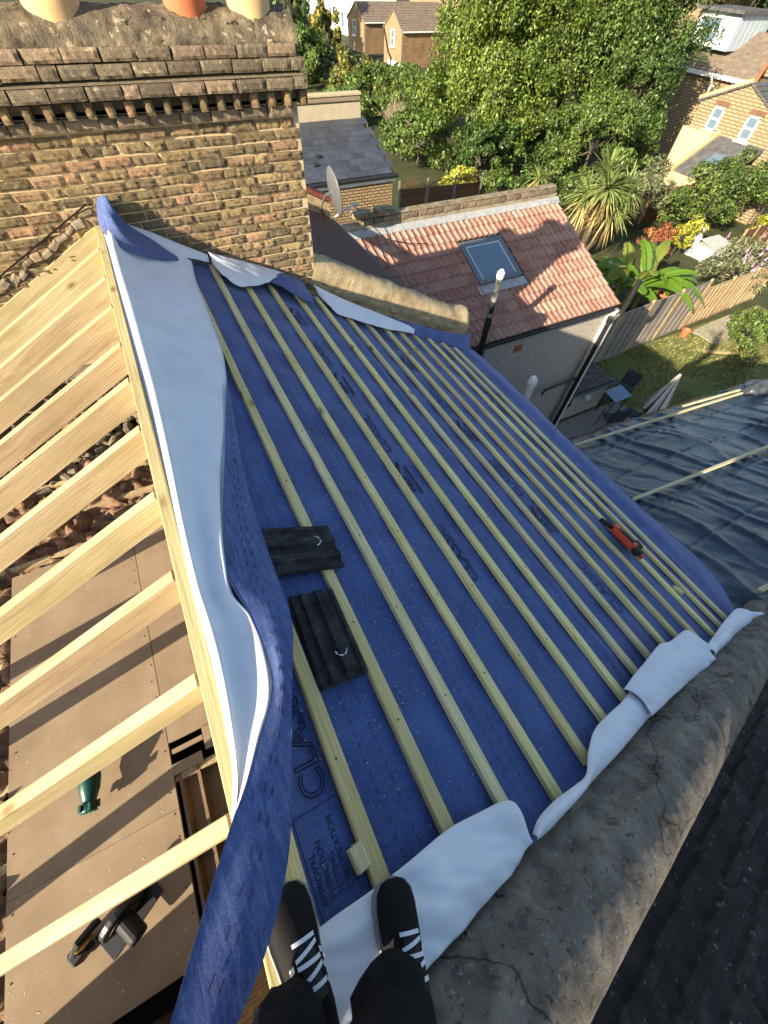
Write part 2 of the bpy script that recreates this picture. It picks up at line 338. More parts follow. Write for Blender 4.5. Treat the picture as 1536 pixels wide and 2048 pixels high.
# ---------------------------------------------------------------- ground
M['lawn'] = mat('dry lawn', [(.22, .18, .07), (.12, .15, .04), (.18, .19, .06), (.27, .24, .10)], .55, .95, .9, 30, .05, lo=.3, hi=.72, detail=12, speck=(3.2, .6, (.20, .16, .075)))
M['paving'] = mat('patio aggregate', [(.15, .135, .12), (.24, .22, .19), (.33, .30, .26)], 26, .9, .5, 60, .01)
M['soil'] = mat('garden soil', [(.040, .048, .018), (.06, .07, .024), (.10, .085, .04)], 1.2, .95, .8, 12, .08)
g = MB().grid([[Vector((x, y, -9.68)) for y in (-300, 0, 300)] for x in (-300, 0, 400)]).build('ground', M['soil'], loc=(0, 0, -9.68)); tag(g, kind='structure')
g = MB().grid([[Vector((x, y, -9.672)) for y in (2.0, 4, 6, 8.6)] for x in (13.6, 16, 19, 22, 26)]).build('lawn', M['lawn']); tag(g, kind='structure')
g = MB().box((8.7, 3.6, -9.66), (10.2, 5.4, .05)).build('patio_paving', M['paving']); tag(g, kind='structure')
# grass tufts on the lawn
n = 26000; X = np.random.uniform(13.6, 25.8, n); Y = np.random.uniform(2.2, 8.5, n); H = np.random.uniform(.04, .11, n); A = np.random.uniform(0, 6.28, n)
keep = np.array([mnoise.noise(Vector((x * .6, y * .6, 3))) > -.25 for x, y in zip(X, Y)]); X, Y, H, A = X[keep], Y[keep], H[keep], A[keep]; n = len(X)
B0 = np.stack([X, Y, np.full(n, -9.672)], 1); W_ = np.stack([np.cos(A), np.sin(A), 0 * A], 1) * .02; T_ = np.stack([np.sin(A) * .05, np.cos(A) * .05, H], 1)
V = np.stack([B0 - W_, B0 + W_, B0 + T_], 1).reshape(-1, 3) - np.array([19, 5, -9.672])
M['grass'] = leafmat('grass blades', [(.11, .14, .035), (.20, .21, .065), (.32, .27, .11)], .3)
o = link_mesh('grass', mesh_np('grass', V, np.arange(n * 3).reshape(-1, 3), M['grass']), None, (19, 5, -9.672)); tag(o, 'short patchy grass on the lawn behind the houses', 'grass', kind='stuff')

# ---------------------------------------------------------------- the roof under repair
roof = thing('roof', 'pitched roof being re-covered, bare rafters one side, blue membrane and battens the other', 'roof', (RX, 2.2, -3.65))
MEMB = -.031
ny, ns = 150, 190
def memb_h(s, y):
    sag = -.007 * math.sin(y / .49 * 2 * math.pi) + .006 * mnoise.noise(Vector((s * 2.2, y * .6, 0))) + .004 * mnoise.noise(Vector((s * 7, y * .8, 5))) + .010 * (facet(s * 3.1 + .3 * y, y * .8, 3) - .5) + .006 * (facet(s * 6.5, y * 1.9 + s, 5) - .5)
    if y > 4.0 and s > 4.2: sag += .06 * (y - 4.0) * (s - 4.2)
    return MEMB - .004 + sag * .8 + (.006 if (1.02 < s < 1.16 or 2.30 < s < 2.46 or 3.56 < s < 3.70) else 0) + .012 * math.exp(-((s - 2.42 - .02 * math.sin(y * 1.3)) / .02) ** 2)
G = np.zeros((ns, ny, 3))
for i in range(ns):
    s = .02 + 4.64 * i / (ns - 1)
    for j in range(ny):
        y = -.56 + 5.46 * j / (ny - 1)
        G[i, j] = RF(s, y, memb_h(s, y))
memb = sheet_obj('membrane', G, M['felt'], M['felt_white'], roof)
# lower hem hanging past the rear wall, its near corner cut off
hem = sheet_obj('membrane_hem', wrinkle(loft([RFL([(4.65, 4.36, -.036), (4.65, 3.2, -.037), (4.65, 2.1, -.037), (4.65, 1, -.037), (4.65, .2, -.037), (4.65, -.52, -.037)]),
                              RFL([(4.74, 4.38, .0), (4.80, 3.3, .015), (4.80, 2.1, .02), (4.80, 1, .02), (4.80, .2, .01), (4.74, -.52, -.02)]), RFL([(4.90, 4.42, .01), (5.05, 3.9, .0), (4.99, 2.1, .015), (5.03, .9, .01), (5.13, -.1, .0), (4.80, -.53, -.03)])], 70, 12), .012, 2.6, 3), M['felt_flap'], M['felt_white'], roof)
# battens
S_B = [.1406, .399, .713, 1.008, 1.309, 1.621, 1.938, 2.237, 2.538, 2.819, 3.12, 3.379, 3.657, 3.957, 4.225, 4.459]
FAR = [4.7, 4.75, 4.78, 4.83, 4.72, 4.74, 4.70, 4.76, 4.66, 4.62, 4.55, 4.5, 4.46, 4.42, 4.36, 4.30]
for k, (s, yf) in enumerate(zip(S_B, FAR)):
    yn = -.50 + random.uniform(-.015, .015); dev = random.uniform(-.006, .006); w = .061 if k != 14 else .055
    P = []; N = 26
    for i in range(N + 1):
        y = yn + (yf - yn) * i / N; bow = dev * math.sin(i / N * math.pi * 2) + .002 * mnoise.noise(Vector((y * 2, k, 0)))
        e = .0035; hw = w / 2; ring = [(-hw, -.029), (-hw, -e), (-hw + e, 0), (hw - e, 0), (hw, -e), (hw, -.029)]
        P.append([RF(s + bow + a, y, b + .0015 * mnoise.noise(Vector((y * 3, k * 7, a * 9)))) for a, b in ring])
    mb = MB().grid(P); mb.add(P[0], [tuple(range(6))]); mb.add(P[-1], [tuple(range(6))[::-1]])
    b_ = mb.build('batten', M['batten_pale'] if k in (3, 8, 9, 15) else M['batten'], roof)
    for yy in np.arange(.09, yf, .49):       # nail heads where the rafters lie below
        c = RF(s + random.uniform(-.008, .008), yy + random.uniform(-.01, .01), .0008)
        MB().box(c, (.007, .007, .003), ROT_R).build('nail_head', M['dark'], b_)
# ridge board and rafters
MB().box((RX - .0 + .03, 2.23, RZ - .095), (.060, 5.56, .19), None, 0, .004).build('ridge_board', M['ridge'], roof)
YR = [4.98, 4.47, 3.93, 3.45, 2.925, 2.505, 2.035, 1.515, 1.03, .55, .07]
for i, y in enumerate(YR):
    yc = y - .002; L = 4.55; tw = .056
    mb = MB().box((0, 0, 0), (L, tw, .168), ROT_L, 0, .003); d = LF(L / 2 + .01, yc, -.084)
    mb.v = [v + d for v in mb.v]; mb.build('rafter', M['rafter'], roof)
    mb = MB().box((0, 0, 0), (L + .2, tw, .17), ROT_R, 0, .003); d = RF((L + .2) / 2 + .07, yc - .06, MEMB - .012 - .088)
    mb.v = [v + d for v in mb.v]; mb.build('rafter', M['rafter_r'], roof)
# ridge flap of the top membrane course, folded back white side up
La = [(0.05, 4.75, .03), (0.056, 3.796, .04), (0.066, 3.006, .04), (0.074, 2.239, .04), (0.066, 1.684, .05), (0.055, 1.227, .05), (0.051, .868, .06), (0.055, .597, .06), (0.048, .338, .05), (0.036, .183, .04), (.005, .067, .04)]
Lb = [(.766, 4.642, .02), (.729, 4.079, .02), (.687, 3.142, .025), (.621, 2.668, .03), (.537, 2.307, .035), (.396, 1.787, .045), (.286, 1.386, .06), (.228, 1.123, .07), (.204, .975, .08), (.191, .814, .09), (.254, .669, .1), (.244, .472, .1), (.206, .348, .1), (.132, .254, .1), (.055, .146, .1), (-.003, .072, .08)]
nu, nv = 150, 22
A = np.array(catmull(La, nu)); B = np.array(catmull(Lb, nu)); G = np.zeros((nu, nv, 3))
for i in range(nu):
    # pair points of equal y
    for j in range(nv):
        v = j / (nv - 1); p = A[i] * (1 - v) + B[i] * v
        h = p[2] + .028 * math.exp(-((v - .08) / .07) ** 2) - .02 * math.exp(-((v - .45) / .25) ** 2)
        h += (.010 * mnoise.noise(Vector((p[0] * 6, p[1] * 1.3, 2))) + .014 * (facet(p[0] * 5 + p[1] * .5, p[1] * 1.5, 8) - .5)) * math.sin(v * math.pi)
        h += .02 * math.exp(-((v - .9) / .1) ** 2) * (.5 + .5 * math.sin(p[1] * 7))
        if i < 10: h += (10 - i) * .0036
        G[i, j] = RF(p[0], p[1], h - .02 * (v > .95))
    G[i, 0] = RF(A[i][0] - .005, A[i][1], .0)
sheet_obj('ridge_flap', G, M['felt_white'], M['felt_flap'], roof)
Ba = [(.596, 2.568, .03), (.389, 1.776, .052), (.279, 1.369, .066), (.216, 1.072, .078), (.186, .905, .088), (.215, .714, .105), (.224, .463, .125), (.182, .34, .145), (.105, .233, .155), (.043, .141, .16), (-.023, .064, .17), (-.093, -.028, .18), (-.16, -.121, .18), (-.245, -.245, .18)]
Bb = [(.598, 2.507, .02), (.505, 1.881, .012), (.448, 1.409, .015), (.429, 1.163, .035), (.407, .876, .065), (.364, .603, .13), (.250, .31, .16), (.168, .094, .17), (.107, -.054, .18), (.054, -.143, .18), (.007, -.2, .18), (-.04, -.249, .18), (-.114, -.305, .18), (-.16, -.33, .18)]
A = catmull(Ba, 80); B = catmull(Bb, 80); G = np.zeros((80, 14, 3))
for i in range(80):
    for j in range(14):
        v = j / 13; p = A[i] * (1 - v) + B[i] * v
        G[i, j] = RF(p[0], p[1], p[2] + .010 * math.sin(v * math.pi) + .006 * mnoise.noise(Vector((v * 2.5, i * .12, 4))) + .008 * (facet(v * 3 + i * .05, i * .09, 6) - .5))
bflap = sheet_obj('membrane_flap', G, M['felt_flap'], M['felt_white'], roof)
mb = MB()                     # dashed guide lines printed along the flap
for v in (.40, .55):
    for i in range(8, 77):
        if i % 2: continue
        a = G[i, int(v * 13)] * (1 - (v * 13) % 1) + G[i, int(v * 13) + 1] * ((v * 13) % 1); b = G[i + 1, int(v * 13)] * (1 - (v * 13) % 1) + G[i + 1, int(v * 13) + 1] * ((v * 13) % 1)
        up = Vector((sP, 0, cP)) * .004; mb.bar(Vector(a) + up, Vector(a) * .35 + Vector(b) * .65 + up, .0028, .0008, (0, 0, 1))
mb.build('printed_dashes', M['print'], bflap)
# verge flaps folded back along the near and the far party wall
def flap(name, top, bot, bulge, seed, mt='felt_white', mb_='felt_flap', nv=26, nu=90, amp=.016, sc=4.5):
    A = catmull(top, nu); B = catmull(bot, nu); G = np.zeros((nu, nv, 3))
    for i in range(nu):
        for j in range(nv):
            v = j / (nv - 1); p = A[i] * (1 - v) + B[i] * v
            q = Vector((p[0] * sc, p[1] * sc, seed)); w = .6 * mnoise.noise(q) + 1.1 * (facet(p[0] * sc * 1.5 + .2 * mnoise.noise(q), p[1] * sc * 1.5, seed) - .4) + .45 * (facet(p[0] * sc * 4 + .3 * mnoise.noise(q * 2), p[1] * sc * 4, seed + 3) - .5)
            G[i, j] = RF(p[0], p[1], max(.004 if mt == 'felt_white' else -9, p[2] + bulge * math.sin(v * math.pi) ** .8 + amp * w * min(1, 4 * v + .3)))
    return sheet_obj(name, G, M[mt], M[mb_], roof, .0025, (sP, 0, cP))
flap('verge_flap', [(.126, -.288, .012), (.239, -.293, .02), (.402, -.304, .03), (.553, -.306, .03), (.692, -.309, .03), (.833, -.33, .03), (.984, -.36, .05), (1.022, -.417, .05), (1.013, -.51, .03)],
     [(.0, -.50, .03), (.16, -.55, .03), (.355, -.54, .03), (.493, -.54, .03), (.618, -.545, .03), (.736, -.54, .03), (.863, -.54, .03), (.948, -.53, .03), (1.005, -.525, .03)], .02, 1, amp=.035, sc=5)
flap('verge_flap', [(1.037, -.505, .03), (1.103, -.48, .04), (1.224, -.476, .05), (1.372, -.488, .06), (1.476, -.49, .06), (1.599, -.436, .05), (1.784, -.391, .04), (2.084, -.388, .04), (2.315, -.385, .05), (2.283, -.508, .05)],
     [(1.029, -.53, .02), (1.113, -.54, .02), (1.259, -.54, .02), (1.399, -.54, .02), (1.52, -.54, .02), (1.65, -.54, .02), (1.834, -.54, .02), (2.027, -.54, .02), (2.168, -.54, .02), (2.312, -.54, .02)], .03, 2)
flap('verge_flap', [(2.19, -.345, .05), (2.376, -.322, .07), (2.685, -.30, .07), (2.933, -.289, .06), (3.083, -.317, .06), (3.418, -.327, .06), (3.518, -.398, .06), (3.516, -.489, .06), (3.442, -.579, .05)],
     [(2.24, -.53, .05), (2.362, -.54, .04), (2.488, -.545, .04), (2.648, -.55, .04), (2.804, -.56, .04), (2.962, -.57, .04), (3.137, -.58, .04), (3.293, -.59, .04), (3.447, -.595, .04)], .035, 3, amp=.03)
flap('verge_flap', [(3.45, -.50, .05), (3.83, -.481, .06), (4.227, -.468, .06), (4.66, -.472, .06), (4.80, -.55, .07), (5.05, -.62, .06), (5.25, -.65, .05)],
     [(3.52, -.585, .03), (3.877, -.595, .03), (4.249, -.615, .03), (4.555, -.643, .03), (4.75, -.665, .03), (4.9, -.70, .03), (5.3, -.75, .03)], .045, 4, amp=.02)
flap('verge_flap', [(.20, 4.965, .10), (.444, 4.935, .10), (.693, 4.88, .09), (.955, 4.84, .08)], [(.21, 4.93, .05), (.425, 4.80, .03), (.674, 4.72, .03), (.965, 4.795, .03)], .01, 5)
flap('verge_flap', [(.955, 4.83, .11), (1.243, 4.871, .11), (1.534, 4.908, .11), (1.84, 4.93, .10)], [(.986, 4.80, .04), (1.053, 4.499, .03), (1.224, 4.376, .035), (1.56, 4.62, .05)], .02, 6)
flap('verge_flap', [(1.84, 4.93, .10), (1.95, 4.94, .09), (2.06, 4.93, .08), (2.09, 4.6, .05)], [(1.55, 4.66, .05), (1.72, 4.60, .05), (1.90, 4.44, .04), (2.05, 4.44, .03)], .02, 7, 'felt_flap', 'felt_white')
flap('verge_flap', [(2.2, 4.90, .08), (2.30, 4.85, .08), (2.63, 4.68, .08), (3.152, 4.58, .07), (3.67, 4.46, .06)], [(2.24, 4.80, .04), (2.334, 4.409, .02), (2.55, 4.29, .025), (2.85, 4.24, .025), (3.60, 4.34, .02)], .02, 8)
flap('verge_flap', [(3.6, 4.52, .09), (4.0, 4.50, .09), (4.4, 4.5, .12), (4.75, 4.52, .14), (4.96, 4.60, .16)], [(3.6, 4.34, .0), (4.0, 4.37, .0), (4.3, 4.34, .0), (4.6, 4.30, -.01), (4.75, 4.25, -.03)], .01, 9, 'felt_flap', 'felt_white')
# far end of the ridge flap curling up: blue outside
rows = [RFL([(.02, 5.02, .12), (.03, 4.93, .24), (.09, 4.86, .30), (.16, 4.90, .18), (.23, 4.93, .10)]), RFL([(.03, 4.86, .06), (.10, 4.78, .17), (.18, 4.76, .14), (.30, 4.80, .10), (.42, 4.83, .08)]),
        RFL([(.05, 4.72, .05), (.13, 4.62, .08), (.28, 4.55, .07), (.45, 4.58, .06), (.60, 4.64, .06)]), RFL([(.07, 4.62, .045), (.17, 4.46, .05), (.33, 4.40, .05), (.52, 4.46, .05), (.72, 4.62, .05)])]
sheet_obj('curled_flap', loft(rows, 24, 20), M['felt_flap'], M['felt_white'], roof)
# printing on the membrane
fontc = {}
def text_mesh(txt, size, outline=0.0):
    key = (txt, size, outline)
    if key in fontc: return fontc[key]
    cu = bpy.data.curves.new('t', 'FONT'); cu.body = txt; cu.size = size; cu.resolution_u = 3
    if outline: cu.fill_mode = 'NONE'; cu.bevel_depth = outline; cu.bevel_resolution = 0
    ob = bpy.data.objects.new('t', cu); C.objects.link(ob); bpy.context.view_layer.update()
    me = bpy.data.meshes.new_from_object(ob.evaluated_get(bpy.context.evaluated_depsgraph_get())); bpy.data.objects.remove(ob); me.materials.clear(); me.materials.append(M['print'])
    if outline:
        for v in me.vertices: v.co.z *= .4
    fontc[key] = me; return me
# reading direction runs towards the far wall, tops of letters towards the ridge
TROT = (Matrix(((0, -1, 0), (1, 0, 0), (0, 0, 1))))
trot = (ROT_R @ TROT).to_euler()
def print_text(txt, s, y, size, outline=0, name='printed_word'):
    h = max(memb_h(s + a, y + b) for a in (0, -size * .7) for b in np.linspace(0, size * .65 * len(txt), 7)) + .003; link_mesh(name, text_mesh(txt, size, outline), memb, RF(s, y, h), trot)
for row, (s0, ph) in enumerate([(.335, 0.0), (1.76, .60), (3.02, .0), (4.14, .55)]):
    for k in range(-1, 4):
        y = ph + 1.26 * k
        if y < -.5 or y > 3.9: continue
        print_text('CLASSIC', s0, y, .135, .0024)
        if row: 
            print_text('BBA', s0 - .02, y + .82, .10); MB().prism([RF(s0 - .13, y + .90, MEMB + .008), RF(s0 - .03, y + 1.12, MEMB + .008), RF(s0 - .035, y + 1.16, MEMB + .008), RF(s0 - .165, y + .93, MEMB + .008)], (0, 0, .0006)).build('printed_logo', M['print'], memb)
            MB().prism([RF(s0 + .01, y + .80, MEMB + .008), RF(s0 + .028, y + .80, MEMB + .008), RF(s0 + .028, y + 1.10, MEMB + .008), RF(s0 + .01, y + 1.10, MEMB + .008)], (0, 0, .0006)).build('printed_bar', M['print'], memb)
for i, t in enumerate(['APPROVAL', 'INSPECTION', 'TESTING', 'CERTIFICATION', '18/5504']): print_text(t, .222 + i * .031, -.27, .029)
mb = MB()
for a, b in (((.185, -.30), (.185, -.02)), ((.185, -.02), (.35, -.02)), ((.36, -.30), (.36, -.02))): mb.bar(RF(*a, MEMB + .009), RF(*b, MEMB + .009), .003, .001, (sP, 0, cP))
mb.build('printed_box', M['print'], memb)
# ---------------------------------------------------------------- loft inside
loftfloor = thing('loft_floor', 'chipboard loft floor seen between the bare rafters', 'floor', (-1.7, 1.1, -3.27), kind='structure')
ZF = -3.25
for (x0, x1, y0, y1) in [(-2.21, -1.22, -.40, .37), (-2.21, -1.22, .372, 2.69), (-1.218, -.3, .78, 2.70)]:
    MB().box(((x0 + x1) / 2, (y0 + y1) / 2, ZF - .011), (x1 - x0 - .003, y1 - y0, .022)).build('floor_board', M['chip'], loftfloor)
MB().box((-1.10, .715, ZF - .011), (.21, .03, .022)).build('floor_board', M['chip'], loftfloor)
MB().box((-.6, .70, ZF - .011), (.78, .15, .022)).build('floor_board', M['chip'], loftfloor)
MB().box((-1.12, .60, ZF - .011), (.2, .07, .022)).build('floor_board', M['chip'], loftfloor)
MB().box((-.65, .05, ZF - .14), (1.1, 1.05, .022)).build('floor_board', M['chip'], loftfloor)
for y in np.arange(-.35, 5, .45): MB().box((-2.3, y, ZF - .10), (4.3, .05, .15)).build('ceiling_joist', M['rafter'], loftfloor)
for x in (-1.19, -1.07): MB().box((x, .08, ZF - .075), (.02, 1.0, .105)).build('trimmer', M['chip_edge'], loftfloor)
for (x, y) in [(-1.25, y) for y in np.arange(-.3, 2.6, .13)] + [(-2.17, y) for y in np.arange(-.3, 2.6, .3)]:
    MB().box((x + random.uniform(-.01, .01), y, ZF + .001), (.008, .008, .003)).build('screw_head', M['dark'], loftfloor)
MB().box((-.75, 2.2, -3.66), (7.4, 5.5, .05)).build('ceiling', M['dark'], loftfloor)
# insulation quilt and rubble
M['insul'] = mat('mineral wool', [(.16, .085, .05), (.30, .18, .11), (.44, .31, .21)], 14, 1, .8, 60, .03, speck=(30, .66, (.55, .38, .24)))
def lumpy(name, x0, x1, y0, y1, z, amp, sc, m, nx=60, nyy=60, seed=0):
    P = [[Vector((x0 + (x1 - x0) * i / nx + .03 * mnoise.noise(Vector((i * .7, j * .7, 9))), y0 + (y1 - y0) * j / nyy, 0)) for j in range(nyy + 1)] for i in range(nx + 1)]
    for r in P:
        for p in r: p.z = z + amp * (abs(mnoise.noise(Vector((p.x * sc, p.y * sc, seed)))) * 1.6 + .7 * mnoise.noise(Vector((p.x * sc * 2.6, p.y * sc * 2.6, seed))) + .35 * mnoise.noise(Vector((p.x * sc * 7, p.y * sc * 7, seed))))
    return MB().grid(P).build(name, m, smooth=True)
o = lumpy('insulation', -3.6, -.25, 2.68, 3.9, -3.36, .17, 5, M['insul'], 90, 50); tag(o, 'torn orange mineral wool insulation beside the loft boards', 'insulation', kind='stuff')
o = lumpy('insulation', -4.3, -2.22, -.4, 2.68, -3.36, .14, 5, M['insul'], 60, 60, 4); tag(o, 'brown insulation between the joists at the loft edge', 'insulation', kind='stuff')
rub = MB()
M['rubble'] = mat('rubble', [(.10, .08, .06), (.22, .18, .13), (.34, .27, .18)], 7, .95, .8, 30, .02, rndv=.2)
for i in range(420):
    x = random.uniform(-3.6, -.3); y = random.uniform(3.5, 4.9); r = random.uniform(.03, .11)
    rt = Matrix.Rotation(random.uniform(0, 6), 3, 'Z') @ Matrix.Rotation(random.uniform(0, 6), 3, 'X'); rub.box((x, y, -3.45 + (y - 3.4) * .28 + random.uniform(0, .10)), (r * random.uniform(1, 2), r, r * .8), rt, 0, r * .2)
o = rub.build('rubble', M['rubble']); tag(o, 'broken brick rubble at the foot of the far party wall', 'rubble', kind='stuff')
M['bag'] = mat('rubble sack', [(.35, .35, .36), (.55, .55, .56), (.66, .66, .66)], 20, .6, .5, 30, .02)
P = [[Vector((-.62 + .13 * math.cos(a) * r, 2.98 + .15 * math.sin(a) * r, -2.95 + .30 * hh + .02 * math.sin(a * 7 + hh * 5))) for a in np.linspace(0, 2 * math.pi, 25)] for hh, r in ((-1, .9), (-.5, 1.15), (0, 1.1), (.4, .8), (.6, .35), (.8, .5))]
tag(MB().grid(P).build('rubble_sack', M['bag'], smooth=True), 'grey plastic rubble sack tucked under the ridge', 'sack')
# party walls and rear wall of the house
house = thing('house_wall', 'brick walls of the terraced house below the roof', 'house', (0, 2.2, -9.68))
M['brick_far'] = brickmat('stock brickwork', (.30, .20, .10), (.20, .13, .075), (.36, .28, .17), axis='x')
M['brick_fary'] = brickmat('stock brickwork side', (.34, .23, .11), (.24, .15, .085), (.40, .31, .19), axis='y')
M['brick_shadey'] = brickmat('shade-toned brickwork side', (.24, .15, .08), (.17, .10, .06), (.30, .23, .14), axis='y')  # darker copy of the side brickwork, shade mixed into its colours
def gable(name, y0, y1, off, m, parent, x0=-4.7, x1=3.85):
    zl = lambda x: RZ - abs(x - RX) * math.tan(PT) + off
    MB().prism([(x0, y0, -9.68), (x1, y0, -9.68), (x1, y0, zl(x1)), (RX, y0, zl(RX)), (x0, y0, zl(x0))], (0, y1 - y0, 0)).build(name, m, parent)
gable('party_wall', 4.985, 5.2, -.10, M['rubble'], house)
gable('party_wall', -.98, -.56, -.12, M['brick_far'], house)
MB().box((3.72, 2.2, -6.73), (.2, 5.5, 5.9)).build('rear_wall', M['brick_fary'], house)
MB().box((-4.62, 2.2, -6.68), (.2, 5.5, 5.95)).build('front_wall', M['brick_fary'], house)
# ---------------------------------------------------------------- chimney stack on the far party wall
def brick_piece_mat():
    m, n, l, b = newmat('stock brick'); vec = coords(n, l); oi = n.new('ShaderNodeObjectInfo')
    base = ramp(n, l, oi.outputs['Random'], [(0.230, 0.179, 0.105), (0.483, 0.347, 0.168), (0.299, 0.224, 0.126), (0.598, 0.426, 0.210), (0.265, 0.202, 0.116), (0.632, 0.370, 0.221), (0.345, 0.258, 0.137), (0.196, 0.157, 0.095), (0.529, 0.381, 0.189), (0.287, 0.218, 0.126), (0.667, 0.426, 0.252), (0.380, 0.280, 0.147), (0.218, 0.168, 0.100)], 0, 1)
    f = nz(n, l, vec, 18, 8, .7, .5); col = mixc(n, l, ramp(n, l, f, [(.7, .7, .7), (0, 0, 0)], .34, .54), base, (.10, .08, .052))
    f2 = nz(n, l, vec, 34, 6, .7, .8); col = mixc(n, l, ramp(n, l, f2, [(0, 0, 0), (.8, .8, .8)], .56, .68), col, (.70, .53, .31))
    l.new(col, b.inputs['Base Color']); b.inputs['Roughness'].default_value = .95; b.inputs['Specular IOR Level'].default_value = .15
    setbump(n, l, b, nz(n, l, vec, 34, 10, .8, 1.5), 1.0, .05); return m
M['brick'] = brick_piece_mat()
def soot_mat():
    m, n, l, b = newmat('sooted brick'); vec = coords(n, l); oi = n.new('ShaderNodeObjectInfo')
    base = ramp(n, l, oi.outputs['Random'], [(.14, .115, .08), (.25, .20, .13), (.19, .15, .10), (.36, .26, .17), (.13, .105, .075), (.22, .18, .12)], 0, 1)
    f2 = nz(n, l, vec, 20, 8, .75, .6); col = mixc(n, l, ramp(n, l, f2, [(0, 0, 0), (.9, .9, .9)], .55, .67), base, (.60, .47, .29))
    f3 = nz(n, l, vec, 9, 8, .75); col = mixc(n, l, ramp(n, l, f3, [(0, 0, 0), (.8, .8, .8)], .62, .70), col, (.52, .44, .32))
    l.new(col, b.inputs['Base Color']); b.inputs['Roughness'].default_value = .95; b.inputs['Specular IOR Level'].default_value = .15
    setbump(n, l, b, nz(n, l, vec, 40, 10, .75, 1.0), .9, .025); return m
M['soot'] = soot_mat()
def brick_mesh(w, h, d, seed, m, rough=.006):
    nx, nzv = max(3, int(w / .028)), 4; P = []
    for i in range(nx + 1):
        r = []
        for j in range(nzv + 1):
            x = -w / 2 + w * i / nx; z = -h / 2 + h * j / nzv; e = min(i, nx - i, j, nzv - j)
            y = -d / 2 + (.009 if e == 0 else 0) + rough * mnoise.noise(Vector((x * 28 + seed * 9.1, z * 28, seed))) + rough * .6 * mnoise.noise(Vector((x * 70 + seed, z * 70, seed)))
            jx = .004 * mnoise.noise(Vector((z * 30, seed * 3.3, i))) if e == 0 else 0
            r.append(Vector((x + jx, y, z + (.004 * mnoise.noise(Vector((x * 30, seed, j))) if e == 0 else 0))))
        P.append(r)
    mb = MB(); mb.grid(P)
    back = [Vector((-w / 2, d / 2, -h / 2)), Vector((w / 2, d / 2, -h / 2)), Vector((w / 2, d / 2, h / 2)), Vector((-w / 2, d / 2, h / 2))]
    fr = [P[0][0], P[-1][0], P[-1][-1], P[0][-1]]; mb.add(fr + back, [(0, 4, 5, 1), (1, 5, 6, 2), (2, 6, 7, 3), (3, 7, 4, 0)])
    for k in range(len(mb.f)): mb.f[k] = tuple(reversed(mb.f[k])) if k < nx * nzv else mb.f[k]
    return mesh_np('brick', mb.v, mb.f, m)
STR = [brick_mesh(.243, .066, .11, i, M['brick'], .010) for i in range(9)]; HED = [brick_mesh(.113, .066, .11, 20 + i, M['brick'], .010) for i in range(7)]
SSTR = [brick_mesh(.245, .072, .12, 40 + i, M['soot'], .007) for i in range(6)]; SHED = [brick_mesh(.118, .072, .12, 50 + i, M['soot'], .007) for i in range(4)]; DENT = [brick_mesh(.066, .092, .24, 60 + i, M['brick'], .010) for i in range(5)]
chim = thing('chimney_stack', 'wide weathered yellow stock brick chimney stack with corbelled top and clay pots', 'chimney', (.0, 5.2, -2.5))
YF = 4.95
def zroof(x): return RZ - abs(x - RX) * math.tan(PT)
def course(z, y, x0, x1, S, H, p_head=.35, tilt=0, jit=.006, clip=True):
    x = x0
    while x < x1 - .04:
        head = random.random() < p_head
        w = .125 if head else .256
        if x + w > x1 + .02:
            head = True; w = .125
            if x + w > x1 + .05: break
        xc = x + w / 2; x += w
        if clip and z + .05 < zroof(xc) - (.09 if xc > RX else .02): continue
        me = random.choice(H if head else S)
        link_mesh('brick', me, chim, (xc + random.uniform(-.003, .003), y + .055 + random.uniform(-jit, jit), z + random.uniform(-.003, .003)), (random.uniform(-.02, .02), random.uniform(-.012, .012), random.uniform(-.02, .02)))
z = -1.005; r = 0
while z > -2.66:
    course(z, YF + .004, -1.72 + (.064 if r % 2 else 0), 1.64, STR, HED, .30)
    z -= .0795; r += 1
# corbelled head
course(-.915, YF - .035, -1.72, 1.67, SSTR, SHED, .2, clip=False)
x = -1.7
while x < 1.70: link_mesh('brick', random.choice(DENT), chim, (x, YF + .03 + random.uniform(-.012, .012), -.832), (0, 0, random.uniform(-.06, .06))); x += .148 + random.uniform(-.006, .006)
course(-.735, YF - .13, -1.60, 1.74, SSTR, SHED, .1, clip=False)
course(-.632, YF - .075, -1.72, 1.68, SSTR, SHED, .25, clip=False)
course(-.552, YF - .055, -1.66, 1.66, SSTR, SHED, .25, clip=False)
MB().box((-.78, 5.250, -1.85), (4.86, .56, 2.0)).build('mortar_core', M['mortar'], chim)
MB().box((-.76, 5.33, -.70), (4.93, .72, .345)).build('mortar_core', M['mortar_grey'], chim)
MB().prism([(-3.2, YF - .10, -.695), (-3.2, YF - .03, -.680), (-3.2, YF + .1, -.680), (-3.2, YF + .1, -.70)], (4.90, 0, 0)).build('mortar_weathering', M['soot'], chim)
P = []
for i in range(261):
    x = -3.2 + 4.9 * i / 260; row = []
    for y, zz in ((YF - .035, -.545), (YF - .045, -.508), (YF - .02, -.485), (YF, -.46), (YF + .03, -.43), (YF + .06, -.405), (YF + .095, -.385), (YF + .13, -.37), (YF + .165, -.36), (YF + .2, -.35), (YF + .25, -.34), (YF + .3, -.335), (YF + .45, -.36), (YF + .6, -.45), (YF + .68, -.53)):
        row.append(Vector((x, y + .012 * mnoise.noise(Vector((x * 9, y * 9, 1))), zz + .014 * mnoise.noise(Vector((x * 4, y * 6, 2))) + .012 * mnoise.noise(Vector((x * 15, y * 13, 3))) + .010 * mnoise.noise(Vector((x * 40, y * 40, 3))) - .03 * max(0, 1 - abs(mnoise.noise(Vector((x * 2.2, y * 3.0, 8)))) / .03))))
    P.append(row)
